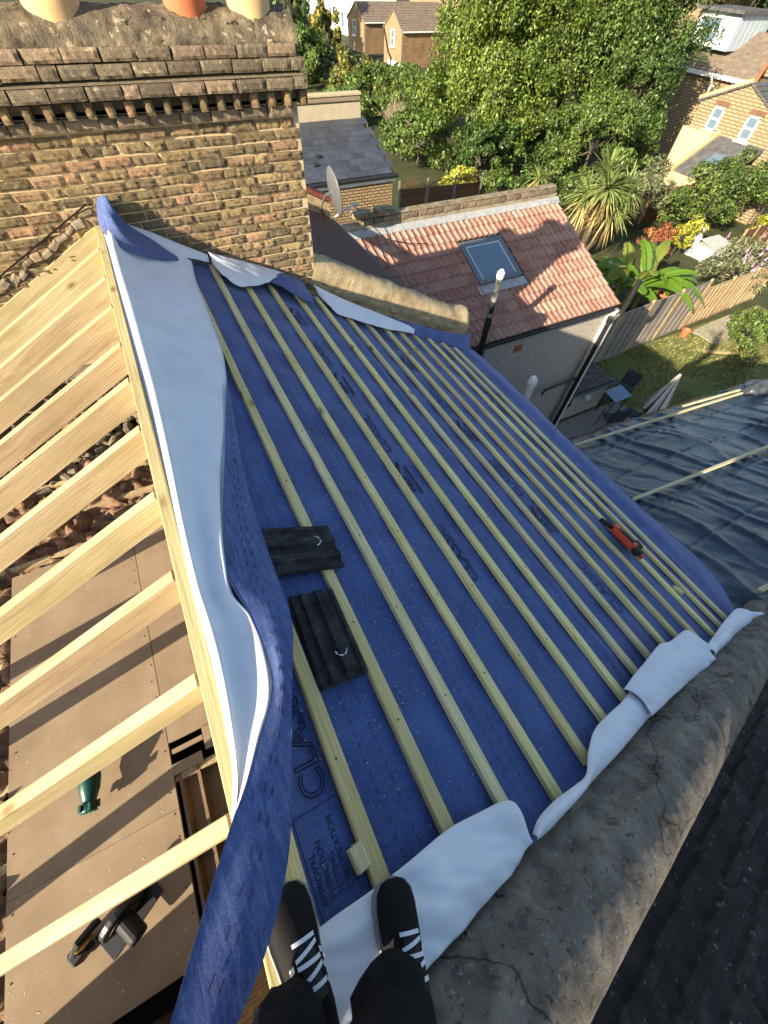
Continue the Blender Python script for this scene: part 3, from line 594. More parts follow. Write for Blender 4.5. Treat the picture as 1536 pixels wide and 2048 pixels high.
MB().grid(P).build('flaunching', mat('stained flaunching', [(.05, .042, .03), (.13, .105, .07), (.22, .175, .11), (.38, .31, .20)], 6, .95, 1.0, 40, .03, speck=(14, .62, (.48, .41, .28)), pits=(9, .40, (.035, .028, .02))), chim, smooth=True)
for (x, r, k) in ((-1.6, .17, 'pot_cream'), (-.05, .185, 'pot_cream'), (.885, .155, 'pot_red'), (1.39, .178, 'pot_cream')):
    MB().lathe([(r * 1.0, -.45), (r * 1.02, -.30), (r * .97, -.27), (r * .93, 0), (r * .9, .18), (r * 1.08, .2), (r * 1.1, .28), (r * .9, .3), (r * .8, .28), (r * .75, -.3)], (x, 5.19, 0), 28).build('chimney_pot', M[k], chim, smooth=True)
# old flashing chase up the left slope, with rough mortar below it
mb = MB(); mb.bar((-2.0, YF - .004, zroof(-2.0) + .195), (RX + .02, YF - .004, RZ + .165), .012, .008, (0, 1, 0)); mb.build('flashing_chase', M['dark'], chim)
for i in range(17):
    x = -1.95 + i * .092; mb = MB(); s_ = .07 + random.uniform(-.015, .02)
    mb.box((x, YF + .03 + random.uniform(-.012, .008), zroof(x) + .085 + random.uniform(-.02, .03)), (.13 + random.uniform(-.03, .03), .08, s_), Matrix.Rotation(-PT + random.uniform(-.35, .35), 3, 'Y'), 0, .02); mb.build('mortar_fillet', random.choice((M['mortar_grey'], M['soot'], M['rubble'])), chim)
# ---------------------------------------------------------------- far parapet with rendered coping
par = thing('parapet_wall', 'rendered parapet wall sloping down from the chimney stack', 'wall', (2.9, 5.1, -3.4))
P = []
for i in range(150):
    s = 2.20 + 3.02 * i / 149; row = []; end = max(0, (i - 138) / 11)
    top = .36 - .05 * (i / 149) + (.07 * math.exp(-((i - 141) / 6) ** 2))
    for y, h in ((4.955, -.06), (4.95, .06), (4.945, .18), (4.95, .26), (4.985, top - .035), (5.05, top), (5.16, top + .005), (5.235, top - .03), (5.26, .2), (5.26, -.1)):
        hh = h - end ** 3 * .12 * (h > .1); n_ = mnoise.noise(Vector((s * 7, y * 9, h * 9))) * .016 + mnoise.noise(Vector((s * 24, y * 30, h * 24))) * .008
        row.append(RF(s, y + n_, hh + n_))
    P.append(row)
mb = MB().grid(P); mb.add(P[-1], [tuple(range(len(P[-1])))]); mb.build('rendered_coping', M['render'], par, smooth=True)
for i in range(9):
    s = 2.35 + i * .31; MB().box(RF(s, 4.945, .055), (.17 + random.uniform(-.05, .06), .03, .075), ROT_R @ Matrix.Rotation(random.uniform(-.15, .15), 3, 'Y'), 0, .012).build('loose_render', M['render'], par)
MB().prism([RF(2.2, 5.0, -.06), RF(5.18, 5.0, -.06), RF(5.18, 5.0, -1.2), RF(2.2, 5.0, -1.2)], (0, .25, 0)).build('wall_core', M['brick_far'], par)
# ---------------------------------------------------------------- near party wall coping and the neighbour's tiles
add_cracks(M['cope'], .75, .0045, (.02, .017, .014))
cop = thing('coping', 'broad cracked grey rendered coping along the near party wall', 'wall', (1.5, -.76, -2.6))
for sgn in (1, -1):
    P = []; NS = 330 if sgn > 0 else 90
    for i in range(NS):
        s = (5.5 if sgn > 0 else 2.2) * i / (NS - 1); row = []
        for k in range(38):
            t = k / 37; y = -.535 - .46 * t; h = -.10 + .25 * max(0, math.sin(math.pi * min(1, max(0, t * 1.02 + .02)))) ** .42
            if t > .97: h = -.2
            q = Vector((s * 2.2, y * 5, 1)); d = .005 * mnoise.noise(q) + .003 * mnoise.noise(q * 3.1) + .002 * mnoise.noise(q * 9)
            # broken ledge on the membrane side
            br = .5 + .5 * mnoise.noise(Vector((s * 2.6, 7, 0))) + .35 * mnoise.noise(Vector((s * 9, 3, 0)))
            if t < .16 + .20 * br: d -= .035; d += .022 * mnoise.noise(Vector((s * 14, y * 20, 4))) + .010 * mnoise.noise(Vector((s * 40, y * 50, 4)))
            d += .0015 * mnoise.noise(q * 25)
            row.append(RF(s, y, h + d) if sgn > 0 else LF(s, y, h + d))
        P.append(row)
    MB().grid(P).build('rendered_coping', M['cope'], cop, smooth=True)
nr = thing('neighbour_roof', 'dark concrete tiled roof beyond the near coping', 'roof', (2, -2.5, -3.6))
M['dtile'] = mat('dark concrete tile', [(.013, .012, .011), (.030, .026, .023), (.06, .053, .046)], 10, .85, .8, 60, .012, rndv=.35, speck=(34, .64, (.19, .175, .15)))
def tile_mesh(w, L, prof, th, m, name='roof_tile', camber=0, tailw=None):
    # tile runs from local x=0 (head) to x=L (tail); prof = list of (y, z); tail lifted by th to lap
    P = []
    for (x, lift) in ((0, 0), (L * .5, th * .5), (L - .006, th), (L, th - .004), (L, th - .028)):
        P.append([Vector((x, y, z + lift)) for y, z in prof])
    mb = MB().grid(P); mb.f = [tuple(reversed(f)) for f in mb.f]; return mesh_np(name, mb.v, mb.f, m)
prof = [(-.155, .0), (-.135, .018), (-.10, .018), (-.085, .002), (-.01, .002), (.0, .018), (.045, .018), (.06, .002), (.13, .002), (.15, -.002)]
DT = tile_mesh(.3, .36, prof, .040, M['dtile'])
e = ROT_R.to_euler()
for i in range(-1, 16):
    for j in range(7):
        link_mesh('roof_tile', DT, nr, RF(.02 + i * .335, -1.13 - j * .298, -.115 + random.uniform(-.003, .003)), (e.x + random.uniform(-.018, .018), e.y + random.uniform(-.01, .01), random.uniform(-.016, .016)))
zl = lambda x: RZ - abs(x - RX) * math.tan(PT) - .14
MB().prism([(-4.7, -.985, zl(-4.7)), (RX, -.985, zl(RX)), (4.3, -.985, zl(4.3)), (4.3, -.985, zl(4.3) - .3), (RX, -.985, zl(RX) - .3), (-4.7, -.985, zl(-4.7) - .3)], (0, -6, 0)).build('roof_deck', M['dtile'], nr)
stk = MB().box((-.5, -2.8, -1.3), (1.1, 1.6, 2.1)).build('chimney', M['brick_far'], nr); MB().box((-.5, -2.8, -.22), (1.25, 1.75, .14), None, 0, .02).build('chimney_cap', M['soot'], stk)
for yy in (-2.4, -3.2): MB().lathe([(.15, -.15), (.14, .2), (.17, .22), (.15, .28), (.11, .26), (.11, -.15)], (-.5, yy, 0), 18).build('chimney_pot', M['pot_cream'], stk, smooth=True)
# ---------------------------------------------------------------- neighbour house with the pink tiled rear wing
nb = thing('neighbour_house', 'neighbouring terraced house with pink tiled rear wing and pebbledash wall', 'house', (7, 8, -9.68))
M['btile'] = mat('brown tile', [(.08, .045, .036), (.13, .072, .056), (.19, .11, .085)], 9, .85, .6, 50, .012, stretch=(1, 3, 1))
# main roof beyond the party wall, laid in narrow courses
mb = MB(); k = 0
for i in range(44):
    s = .1 + i * .106
    mb.prism([RF(s, 5.27, -.02), RF(s + .106, 5.27, .012), RF(s + .106, 5.27, -.03), RF(s, 5.27, -.05)], (0, 4.5, 0))
mb.build('main_roof', M['btile'], nb)
for i in range(18, 44):          # upstands between neighbouring tiles
    pass
gable('party_wall', 9.78, 10.02, .28, M['render'], nb, -4.7, 3.75)
mb = MB(); mb.bar(RF(1.2, 9.9, .31), RF(4.55, 9.9, .31), .27, .09, (sP, 0, cP), 0, .02); mb.build('parapet_coping', plain('red tile coping', (.22, .07, .05), .85, .2, 0, .5, .4), nb)
MB().box((3.66, 7.6, -6.75), (.2, 4.6, 5.86)).build('rear_wall', M['brick_fary'], nb)
MB().tube([RF(4.72, 5.35, -.04), RF(4.72, 9.75, -.04)], .06, 8).build('gutter', M['black'], nb)
EY, EZ, TS = 6.3, -5.25, .387; PA = math.atan(TS)
WX0, WX1 = 3.76, 10.52
def PF(x, t, h=0):      # pink roof: x along the eaves, t up the slope
    return Vector((x, EY + t * math.cos(PA) - h * math.sin(PA), EZ + t * math.sin(PA) + h * math.cos(PA)))
ROT_P = Matrix.Rotation(PA, 3, 'X')
def ptile_mat():
    m, n, l, b = newmat('pink concrete tile'); vec = coords(n, l); oi = n.new('ShaderNodeObjectInfo')
    f = nz(n, l, vec, 12, 8, .7); col = ramp(n, l, f, [(.25, .13, .095), (.35, .20, .148), (.43, .27, .205)], .3, .7)
    col = hsv(n, l, col, oi.outputs['Random'], .12, .008, .1)
    f2 = nz(n, l, vec, 22, 5, .7); col = mixc(n, l, ramp(n, l, f2, [(0, 0, 0), (.85, .85, .85)], .62, .68), col, (.06, .045, .035))
    l.new(col, b.inputs['Base Color']); b.inputs['Roughness'].default_value = .9; b.inputs['Specular IOR Level'].default_value = .2
    setbump(n, l, b, nz(n, l, vec, 70, 6, .7), .5, .008); return m
M['ptile'] = ptile_mat()
prof = []
for c in (-.085, .085):
    prof += [(c - .085, .0), (c - .035, .0), (c - .024, .026), (c, .042), (c + .024, .026), (c + .035, .0)]
prof.append((.17, 0))
P = []
for (t, lift) in ((.36, 0), (.18, .017), (.006, .034), (0, .032), (0, -.01)):
    P.append([Vector((x, t, z + lift)) for x, z in prof])
mb = MB().grid(P)
PTM = mesh_np('roof_tile', mb.v, mb.f, M['ptile'], None, False)
ep = ROT_P.to_euler()
nrow = 11; gz = .322
SK = (6.72, 8.02, 7.66, 8.84)    # roof window x0 x1 y0 y1
for r in range(nrow):
    for q in range(20):
        x = WX0 + .17 + q * .3385
        yc = EY + (r + .5) * gz * math.cos(PA)
        if SK[0] - .02 < x < SK[1] + .02 and SK[2] - .02 < yc < SK[3] + .02: continue
        link_mesh('roof_tile', PTM, nb, PF(x, -.03 + r * gz, random.uniform(-.003, .003)), (ep.x + random.uniform(-.006, .006), random.uniform(-.008, .008), random.uniform(-.006, .006)))
MB().prism([PF(WX0, 0, -.02), PF(WX0, 3.55, -.02), PF(WX0, 3.55, -.2), PF(WX0, 0, -.2)], (WX1 - WX0 - .02, 0, 0)).build('roof_deck', M['dark'], nb)
# roof window
skx, sky_ = (SK[0] + SK[1]) / 2, ((SK[2] + SK[3]) / 2 - EY) / math.cos(PA); sw, sl = SK[1] - SK[0], (SK[3] - SK[2]) / math.cos(PA)
M['frame'] = plain('grey aluminium', (.16, .17, .175), .45, .5, .3)
m, n, l, b = newmat('window glass'); b.inputs['Base Color'].default_value = (.13, .19, .24, 1); b.inputs['Roughness'].default_value = .08; b.inputs['Specular IOR Level'].default_value = .8; M['glass'] = m
M['whitew'] = plain('white paint', (.75, .74, .70), .5, .4)
rw = MB()
for (dx, dt, w, h) in ((-sw / 2 + .06, 0, .12, sl), (sw / 2 - .06, 0, .12, sl), (0, sl / 2 - .07, sw - .24, .14), (0, -sl / 2 + .05, sw - .24, .10)):
    rw.box(PF(skx + dx, sky_ + dt, .07), (w, h, .12), ROT_P, 0, .012)
win = rw.build('roof_window', M['frame'], nb)
MB().box(PF(skx, sky_, .085), (sw - .22, sl - .20, .02), ROT_P).build('pane', M['glass'], win)
mb = MB()
for (dx, dt, w, h) in ((-sw / 2 + .145, 0, .05, sl - .24), (sw / 2 - .145, 0, .05, sl - .24), (0, sl / 2 - .165, sw - .34, .05)): mb.box(PF(skx + dx, sky_ + dt, .10), (w, h, .014), ROT_P)
mb.build('sash', plain('pale blue sash', (.42, .50, .54), .5, .4), win)
MB().box(PF(skx, sky_ - sl / 2 - .12, .04), (sw + .16, .24, .02), ROT_P).build('apron_flashing', M['lead'], win)
# high side: parapet, flashing, brick coping
MB().box(((WX0 + WX1) / 2, 9.80, -4.1), (WX1 - WX0, .26, .62)).build('parapet', mat('pale render', [(.24, .19, .13), (.36, .30, .21), (.44, .37, .27)], 4, .95, .5, 40), nb)
MB().prism([PF(WX0, 3.44, .05), PF(WX0, 3.60, .10), PF(WX0, 3.60, -.1), PF(WX0, 3.44, 0)], (WX1 - WX0 + .03, 0, 0)).build('flashing', M['lead'], nb)
x = WX0 + .9; CB = [brick_mesh(.235, .105, .3, 80 + i, M['soot'], .012) for i in range(5)]
while x < WX1 - .1:
    link_mesh('coping_brick', random.choice(CB), nb, (x, 9.80, -3.735 + random.uniform(-.008, .008)), (0, 0, random.uniform(-.05, .05))); x += .247
MB().box(((WX0 + WX1) / 2 + .35, 9.80, -3.66), (WX1 - WX0 - .8, .22, .05), None, 0, .015).build('coping_mortar', M['mortar_grey'], nb)
for x in (4.55, 5.15): MB().box((x, 9.82, -3.62), (.5, .30, .14), Matrix.Rotation(.05, 3, 'Y'), 0, .03).build('coping_stone', M['mortar_grey'], nb)
# walls
MB().box(((WX0 + WX1) / 2 - .02, 8.1, -7.5), (WX1 - WX0 - .12, 3.4, 4.36)).build('pebbledash_wall', M['pebble'], nb)
MB().prism([(WX1 - .1, EY + .1, -5.33), (WX1 - .1, 9.7, -5.33), (WX1 - .1, 9.7, -4.05)], (.04, 0, 0)).build('gable_wall', M['pebble'], nb)
MB().box(((WX0 + WX1) / 2, EY + .02, -5.36), (WX1 - WX0, .05, .16)).build('fascia', M['black'], nb)
P = [[Vector((x, EY - .075 + .06 * math.cos(a), -5.30 + .06 * math.sin(a))) for a in np.linspace(math.pi, 2 * math.pi, 8)] for x in (WX0, 7, WX1)]
MB().grid(P).build('gutter', M['black'], nb)
Mair = plain('terracotta vent', (.34, .11, .05), .85, .2, 0, .3, .3)
for q in ((7.38, -5.80), (8.95, -8.55)): MB().box((q[0], 6.40, q[1]), (.26, .03, .19), None, 0, .006).build('air_brick', Mair, nb)
# low flat roofed extension
MB().box((11.62, 7.42, -9.08), (2.2, 2.0, 1.2)).build('extension_wall', M['pebble'], nb)
MB().box((11.6, 7.45, -8.44), (2.3, 2.2, .10)).build('flat_roof', mat('mossy felt', [(.03, .028, .026), (.07, .062, .055), (.13, .115, .10)], 6, .9, .7, 40, .02, speck=(12, .62, (.22, .20, .17))), nb)
mb = MB(); 
ext = MB().box((11.9, 8.48, -8.27), (1.9, .23, .3)).build('extension_parapet', M['brick_far'], nb)
Mredb = plain('dark red brick', (.13, .055, .04), .9, .2, 0, .5, .4)
for i in range(9): MB().box((11.05 + i * .24, 8.48, -8.08), (.22, .25, .075), None, 0, .01).build('coping_brick', Mredb, nb)
MB().tube([(10.6, 6.27, -8.47), (12.75, 6.27, -8.47)], .05, 8).build('gutter', M['black'], nb)
MB().tube([(10.75, 6.3, -8.5), (10.75, 6.25, -8.75), (10.45, 6.22, -8.9), (10.30, 6.22, -9.1)], .05, 8).build('waste_pipe', M['black'], nb)
MB().tube([(9.05, 6.30, -7.75), (9.05, 6.26, -7.58), (10.25, 6.24, -7.50)], .04, 8).build('waste_pipe', M['black'], nb)
MB().tube([(11.62, 6.36, -8.78), (11.62, 6.22, -8.80)], .09, 10).build('flue_outlet', M['white_up'], nb)
mb = MB().tube([(10.33, 6.2, -9.6), (10.33, 6.2, -6.2), (10.33, 6.2, -5.65), (10.48, 6.1, -5.42), (10.5, 6.08, -5.2), (10.5, 6.08, -4.55)], .065, 10); mb.build('soil_pipe', M['black'], nb)
MB().tube([(10.33, 6.2, -5.68), (10.33, 6.2, -5.52)], .085, 10).build('pipe_collar', M['black'], nb)
MB().box((10.45, 6.30, -7.5), (.10, .25, 4.3)).build('painted_sunlit_corner', M['whitew'], nb)  # white strip painting the sunlight on the end of the pebbledash wall
mb = MB(); pts = [(6.2, 6.38, -5.45)]
for i in range(12): pts.append((6.2 + .12 * math.sin(i * .5), 6.37, -5.6 - i * .2))
mb.tube(pts, .012, 5); mb.build('cable', M['black'], nb)
# ---------------------------------------------------------------- vent pipes
vp = thing('vent_pipe', 'tall black vent pipe with white cage standing before the pink roof', 'pipe', (5.80, 6.06, -8))
MB().tube([(5.80, 6.06, -8), (5.79, 6.06, -4.42)], .068, 12).build('pipe', M['black'], vp)
MB().tube([(5.79, 6.06, -4.42), (5.785, 6.055, -3.62)], .062, 12).build('foil_sleeve', mat('torn foil sleeve', [(.05, .05, .05), (.25, .25, .24), (.55, .54, .50)], 7, .35, .7, 14, .02, metal=.6, lo=.4, hi=.6), vp)
def cage(mb, c, r):
    for k in range(8):
        a = k * math.pi / 4; mb.tube([(c[0] + r * math.cos(a), c[1] + r * math.sin(a), c[2]), (c[0] + r * .95 * math.cos(a), c[1] + r * .95 * math.sin(a), c[2] + r * .9), (c[0] + r * .3 * math.cos(a), c[1] + r * .3 * math.sin(a), c[2] + r * 1.7)], r * .16, 5)
    mb.tube([(c[0], c[1], c[2] - r * .5), (c[0], c[1], c[2] + .02)], r * 1.08, 12); mb.lathe([(r * .7, r * 1.35), (r * .4, r * 1.7), (0.001, r * 1.8)], c, 10)
mb = MB(); cage(mb, (5.785, 6.055, -3.60), .068); mb.build('cage', M['white_up'], vp)
for z in (-4.62, -5.1): MB().tube([(5.795, 6.06, z), (5.795, 6.06, z + .09)], .082, 12).build('pipe_collar', M['black'], vp)
vp = thing('vent_pipe', 'short white plastic vent pipe with slotted cap past the blue eaves', 'pipe', (5.0, 3.74, -6.5))
MB().tube([(5.0, 3.74, -6.5), (5.0, 3.76, -4.28)], .062, 14).build('pipe', M['white_up'], vp)
mb = MB(); cage(mb, (5.0, 3.76, -4.24), .07); mb.build('cage', M['white_up'], vp)
# ---------------------------------------------------------------- satellite dish
ds = thing('satellite_dish', 'grey satellite dish on a bracket at the end of the red topped parapet', 'dish', (3.9, 9.55, -3.2))
dc = Vector((3.72, 9.35, -2.98)); ax = Vector((.97, -.02, .16)).normalized(); rq = ax.to_track_quat('Z', 'Y').to_matrix()
M['dish'] = plain('grey dish', (.13, .135, .14), .45, .5, .1)
mb = MB(); pr_ = [(.001, -.075)] + [(r, -.075 + .075 * (r / .42) ** 2) for r in np.linspace(.08, .42, 7)] + [(.432, .006), (.42, -.012)] + [(r, -.09 + .075 * (r / .42) ** 2) for r in np.linspace(.36, .02, 6)]
mb.lathe(pr_, (0, 0, 0), 30); sc_ = Matrix.Diagonal((.86, 1.0, 1.0)); mb.v = [dc + rq @ (sc_ @ v) for v in mb.v]; mb.build('reflector', M['dish'], ds, smooth=True)
low = dc + rq @ Vector((0, 0, 0)) + Vector((.0, .0, -.42)); lnb = dc + ax * .42 + Vector((0, 0, -.33))
MB().tube([low + Vector((-.05, .0, -.02)), lnb], .02, 6).build('arm', M['white_up'], ds); MB().tube([lnb + Vector((.0, 0, -.03)), lnb + Vector((.09, -.05, .03))], .035, 8).build('receiver', M['white_up'], ds)
MB().tube([dc - ax * .08, dc - ax * .22, dc - ax * .25 + Vector((0, .25, -.28)), dc - ax * .1 + Vector((0, .42, -.55))], .024, 7).build('bracket', M['frame'], ds)
MB().tube([lnb, lnb + Vector((.35, .12, -.33)), (4.9, 9.25, -3.97), (5.45, 9.0, -4.06), (5.9, 8.9, -4.08)], .010, 5).build('cable', M['black'], ds)
# ---------------------------------------------------------------- own rear wing under a tarpaulin
wing = thing('rear_wing', 'rear wing of the house with its roof stripped and sheeted', 'house', (6.4, .9, -9.68))
MB().prism([(3.85, -1.0, -9.68), (3.85, 2.65, -9.68), (3.85, 2.65, -5.45), (3.85, -1.0, -4.0)], (6.5, 0, 0)).build('wing_wall', M['brick_far'], wing)
def TF(x, y, h=0): return Vector((x, y, -4.186 - .387 * y + h))
NX, NYT = 250, 175
def rdg(p, k=6.0, e=1.0): return max(0, 1 - abs(mnoise.noise(p)) * k) ** e
G = np.zeros((NX, NYT, 3))
for i in range(NX):
    for j in range(NYT):
        x = 3.82 + 6.8 * i / (NX - 1); y = -1.0 + 4.25 * j / (NYT - 1); h = 0
        h = .03 * mnoise.noise(Vector((x * .9, y * .9, 21))); wx = x + .22 * mnoise.noise(Vector((x * 1.3, y * .9, 11))); wy = y + .22 * mnoise.noise(Vector((x * 1.3, y * .9, 17)))
        u = wx + .04 * wy; v = wy
        ph_ = u / .43 + .5 * mnoise.noise(Vector((x * .7, y * .8, 31))); t_ = abs(ph_ - round(ph_)); h += .075 * max(0, 1 - t_ / .20) * max(.1, .55 + .9 * mnoise.noise(Vector((round(ph_) * 3.1, y * 1.1, 33))))
        h += .06 * (facet(u * 2.3, v * .38, 1) - .5) + .04 * (facet(u * 4.6 + 3, v * .8, 2) - .5) + .022 * (facet(u * 8.5 + v * .6, v * 1.5, 3) - .5) + .012 * (facet(u * 15, v * 7 - u * 3, 4) - .5)
        for yb in (-.55, .25, .95, 1.75, 2.45): h -= .022 * math.exp(-((y - yb + .03 * math.sin(x * 1.7) + .02 * mnoise.noise(Vector((x * 3, yb, 0)))) / .016) ** 2)
        e_ = max(0, y - 3.02); h -= e_ * e_ * 3 - (.05 * e_ / .27) * mnoise.noise(Vector((x * 9, 0, 2)))
        e2 = max(0, x - 10.2); h -= e2 * e2 * .9
        yy = y - .11 * (x - 5.8) * (y + 1) / 3.95 + .05 * mnoise.noise(Vector((x * 4, 3, 0))) * (y > 2.9)
        G[i, j] = TF(x, yy, h * .8 - .03)
m, n, l, b = newmat('navy tarpaulin'); vec = coords(n, l); f = nz(n, l, vec, 3, 6, .6)
l.new(ramp(n, l, f, [(.012, .022, .035), (.018, .034, .053), (.028, .048, .07)], .3, .7), b.inputs['Base Color']); b.inputs['Roughness'].default_value = .24; b.inputs['Specular IOR Level'].default_value = .6
mr = n.new('ShaderNodeMapping'); mr.inputs['Rotation'].default_value = (0, 0, -.04); l.new(vec, mr.inputs[0]); ms_ = n.new('ShaderNodeMapping'); ms_.inputs['Scale'].default_value = (5, .9, 1); l.new(mr.outputs[0], ms_.inputs[0])
f1 = nz(n, l, ms_.outputs[0], 1.6, 8, .62, 1.4); f2 = nz(n, l, ms_.outputs[0], 4, 8, .65, 2.0); hh = math_(n, l, 'ADD', math_(n, l, 'ABSOLUTE', math_(n, l, 'SUBTRACT', f1, .5)), math_(n, l, 'MULTIPLY', math_(n, l, 'ABSOLUTE', math_(n, l, 'SUBTRACT', f2, .5)), .5))
setbump(n, l, b, hh, .35, .03); M['tarp'] = m
tag(sheet_obj('tarpaulin', G, M['tarp'], M['tarp'], None), 'creased navy plastic sheet covering the rear wing roof', 'tarpaulin')
for (a, b, lab) in (((4.9, 2.90), (9.79, 2.33), 'timber strip holding down the far edge of the navy sheet'), ((4.6, 1.265), (10.1, .81), 'timber strip across the middle of the navy sheet'), ((4.63, -.504), (7.8, -.85), 'short timber strip on the navy sheet beside the white membrane roll')):
    mb = MB(); mb.bar(TF(*a, .055), TF(*b, .055), .055, .03, (0, .387, 1), 0, .003); tag(mb.build('timber_strip', M['tarpwood']), lab, 'timber', 'strips weighing down the sheet')
mb = MB(); mb.bar(TF(8.5, 2.66, .04), TF(9.9, 2.43, .06), .05, .03, (0, .387, 1), 0, .003); tag(mb.build('timber_strip', M['tarpwood']), 'loose timber end sticking out beside the bundled corner of the sheet', 'timber', 'strips weighing down the sheet')
P = [[Vector((10.28 + (.34 + .05 * math.sin(5 * a + 3 * k)) * math.cos(a) * r, 2.28 + (.24 + .04 * math.cos(7 * a)) * math.sin(a) * r, -5.08 + .06 * k + .03 * math.sin(4 * a + k))) for a in np.linspace(0, 2 * math.pi, 40)] for k, r in enumerate((1, .95, .72, .35, .02))]
tag(MB().grid(P).build('tarpaulin_bundle', plain('grey bundled sheet', (.05, .06, .07), .4, .5, 0, .8, .4), smooth=True), 'bunched up grey corner of the sheet at the outer end', 'tarpaulin')
# ---------------------------------------------------------------- foliage helpers
def rnd_unit(n):
    v = np.random.normal(size=(n, 3)); return v / np.linalg.norm(v, axis=1, keepdims=True)
def leaves(cent, outward, size, aspect=.6, droop=.3):
    n = len(cent); nrm = rnd_unit(n) + outward * .9 + np.array([0, 0, .5]); nrm /= np.linalg.norm(nrm, axis=1, keepdims=True)
    t = np.cross(nrm, rnd_unit(n)); t /= np.linalg.norm(t, axis=1, keepdims=True) + 1e-9; b = np.cross(nrm, t)
    s = size * np.random.uniform(.6, 1.35, (n, 1)); t = t * s; b = b * s * aspect
    V = np.stack([cent - t * .5, cent + b * .5, cent + t * .6 - np.array([0, 0, 1]) * s * droop * .4, cent - b * .5], 1).reshape(-1, 3)
    return V, np.arange(n * 4).reshape(-1, 4)
def crown_pts(c, rad, ncl, nl, clr=(.15, .27), inner=.55, flat=1.0):
    c = np.array(c, float); rad = np.array(rad, float)
    d = rnd_unit(ncl); d[:, 2] = np.where(d[:, 2] < -.5, -d[:, 2], d[:, 2]); r = np.random.uniform(inner, 1, (ncl, 1)) * (1 + .22 * np.random.normal(size=(ncl, 1)) * .6)
    cc = d * r; cr = np.random.uniform(clr[0], clr[1], ncl); idx = np.random.randint(0, ncl, nl)
    q = rnd_unit(nl) * (np.random.uniform(.25, 1, (nl, 1)) ** .5) * cr[idx][:, None]; q[:, 2] *= .8
    p = cc[idx] + q; out = p / (np.linalg.norm(p, axis=1, keepdims=True) + 1e-6) * .6 + q / (np.linalg.norm(q, axis=1, keepdims=True) + 1e-6) * .4
    return c + p * rad, out, c + cc * rad
M['bark'] = mat('bark', [(.05, .038, .025), (.10, .08, .055), (.16, .13, .09)], 8, .95, .8, 20, .03)
def tree(name, label, cat, c, rad, ncl, nl, leaf, lm, group=None, base=-9.68, aspect=.6, trunk=.18, clr=(.15, .27), inner=.5, bark=None):
    b = (c[0], c[1], base); t = thing(name, label, cat, b, group)
    P, out, cc = crown_pts(c, rad, ncl, nl, clr, inner); V, F = leaves(P, out, leaf, aspect)
    link_mesh('crown', mesh_np('crown', V - np.array(b), F, lm), t)
    mb = MB(); top = Vector((c[0] + .2, c[1] - .1, c[2] + rad[2] * .35)); mid = Vector((c[0], c[1], c[2] - rad[2] * .4))
    mb.tube([Vector(b), (Vector(b) + mid) / 2 + Vector((.1, .05, 0)), mid, top], [trunk, trunk * .8, trunk * .6, trunk * .15], 8)
    for k in range(min(14, ncl)):
        e_ = Vector(cc[k]); mb.tube([mid * .7 + top * .3 * random.uniform(.6, 1) + mid * 0, (mid + e_) / 2 + Vector((0, 0, .1)), e_], [trunk * .35, trunk * .2, trunk * .06], 6)
    mb.build('trunk', bark or M['bark'], t); return t
LM = {
 'maple': leafmat('maple leaves', [(0.065, 0.109, 0.017), (0.142, 0.204, 0.032), (0.245, 0.292, 0.056)], .35),
 'deep': leafmat('deep green leaves', [(0.039, 0.074, 0.017), (0.071, 0.124, 0.028), (0.129, 0.190, 0.045)], .3),
 'mid': leafmat('mid green leaves', [(0.065, 0.109, 0.023), (0.122, 0.183, 0.038), (0.206, 0.255, 0.063)], .35),
 'autumn': leafmat('turning leaves', [(0.097, 0.130, 0.029), (0.194, 0.211, 0.049), (0.389, 0.259, 0.073)], .35),
 'yellow': leafmat('golden leaves', [(0.259, 0.276, 0.032), (0.486, 0.470, 0.065), (0.680, 0.648, 0.130)], .4),
 'rust': leafmat('rust red leaves', [(0.259, 0.082, 0.041), (0.454, 0.162, 0.082), (0.583, 0.259, 0.130)], .35),
 'grey': leafmat('greyish leaves', [(0.114, 0.138, 0.065), (0.194, 0.211, 0.106), (0.308, 0.292, 0.162)], .3),
 'sword': leafmat('sword leaves', [(0.114, 0.162, 0.041), (0.227, 0.276, 0.082), (0.389, 0.406, 0.145)], .25, .45),
 'straw': leafmat('dead sword leaves', [(0.292, 0.194, 0.082), (0.454, 0.324, 0.145), (0.583, 0.438, 0.211)], .25, .8),
 'banana': leafmat('banana leaves', [(0.080, 0.171, 0.015), (0.142, 0.257, 0.026), (0.232, 0.342, 0.058)], .45, .4, .25),
 'banana_y': leafmat('yellowing banana leaves', [(0.142, 0.214, 0.026), (0.250, 0.289, 0.052), (0.339, 0.332, 0.091)], .45, .5, .25)}
TG = 'garden trees behind the houses'
tree('maple_tree', 'large light green broadleaf tree filling the middle of the gardens', 'tree', (25.4, 32.0, -5.0), (4.6, 4.6, 5.0), 210, 92000, .17, LM['maple'], TG, trunk=.3)
tree('broadleaf_tree', 'tall green tree right of the large light green one', 'tree', (30.5, 30.6, -3.4), (4.6, 4.6, 5.8), 190, 74000, .17, LM['mid'], TG, trunk=.28)
tree('dark_tree', 'darker green tree nearest the house with the dormer', 'tree', (33.4, 27.2, -5.0), (3.2, 3.2, 4.8), 120, 42000, .165, LM['deep'], TG)
tree('fruit_tree', 'lower arching tree in front of the tall trees, above the palm', 'tree', (27.4, 23.6, -6.8), (3.0, 2.9, 2.3), 70, 15000, .19, LM['mid'], TG, aspect=.45)
tree('broadleaf_tree', 'low leafy tree at the foot of the large light green one', 'tree', (22.2, 28.2, -8.2), (2.6, 2.3, 1.7), 50, 8000, .22, LM['deep'], TG)
tree('round_tree', 'dense green tree behind the slate roof, beside the chimney', 'tree', (22.0, 62, -8.6), (2.6, 3.0, 3.0), 60, 7000, .34, LM['mid'], TG)
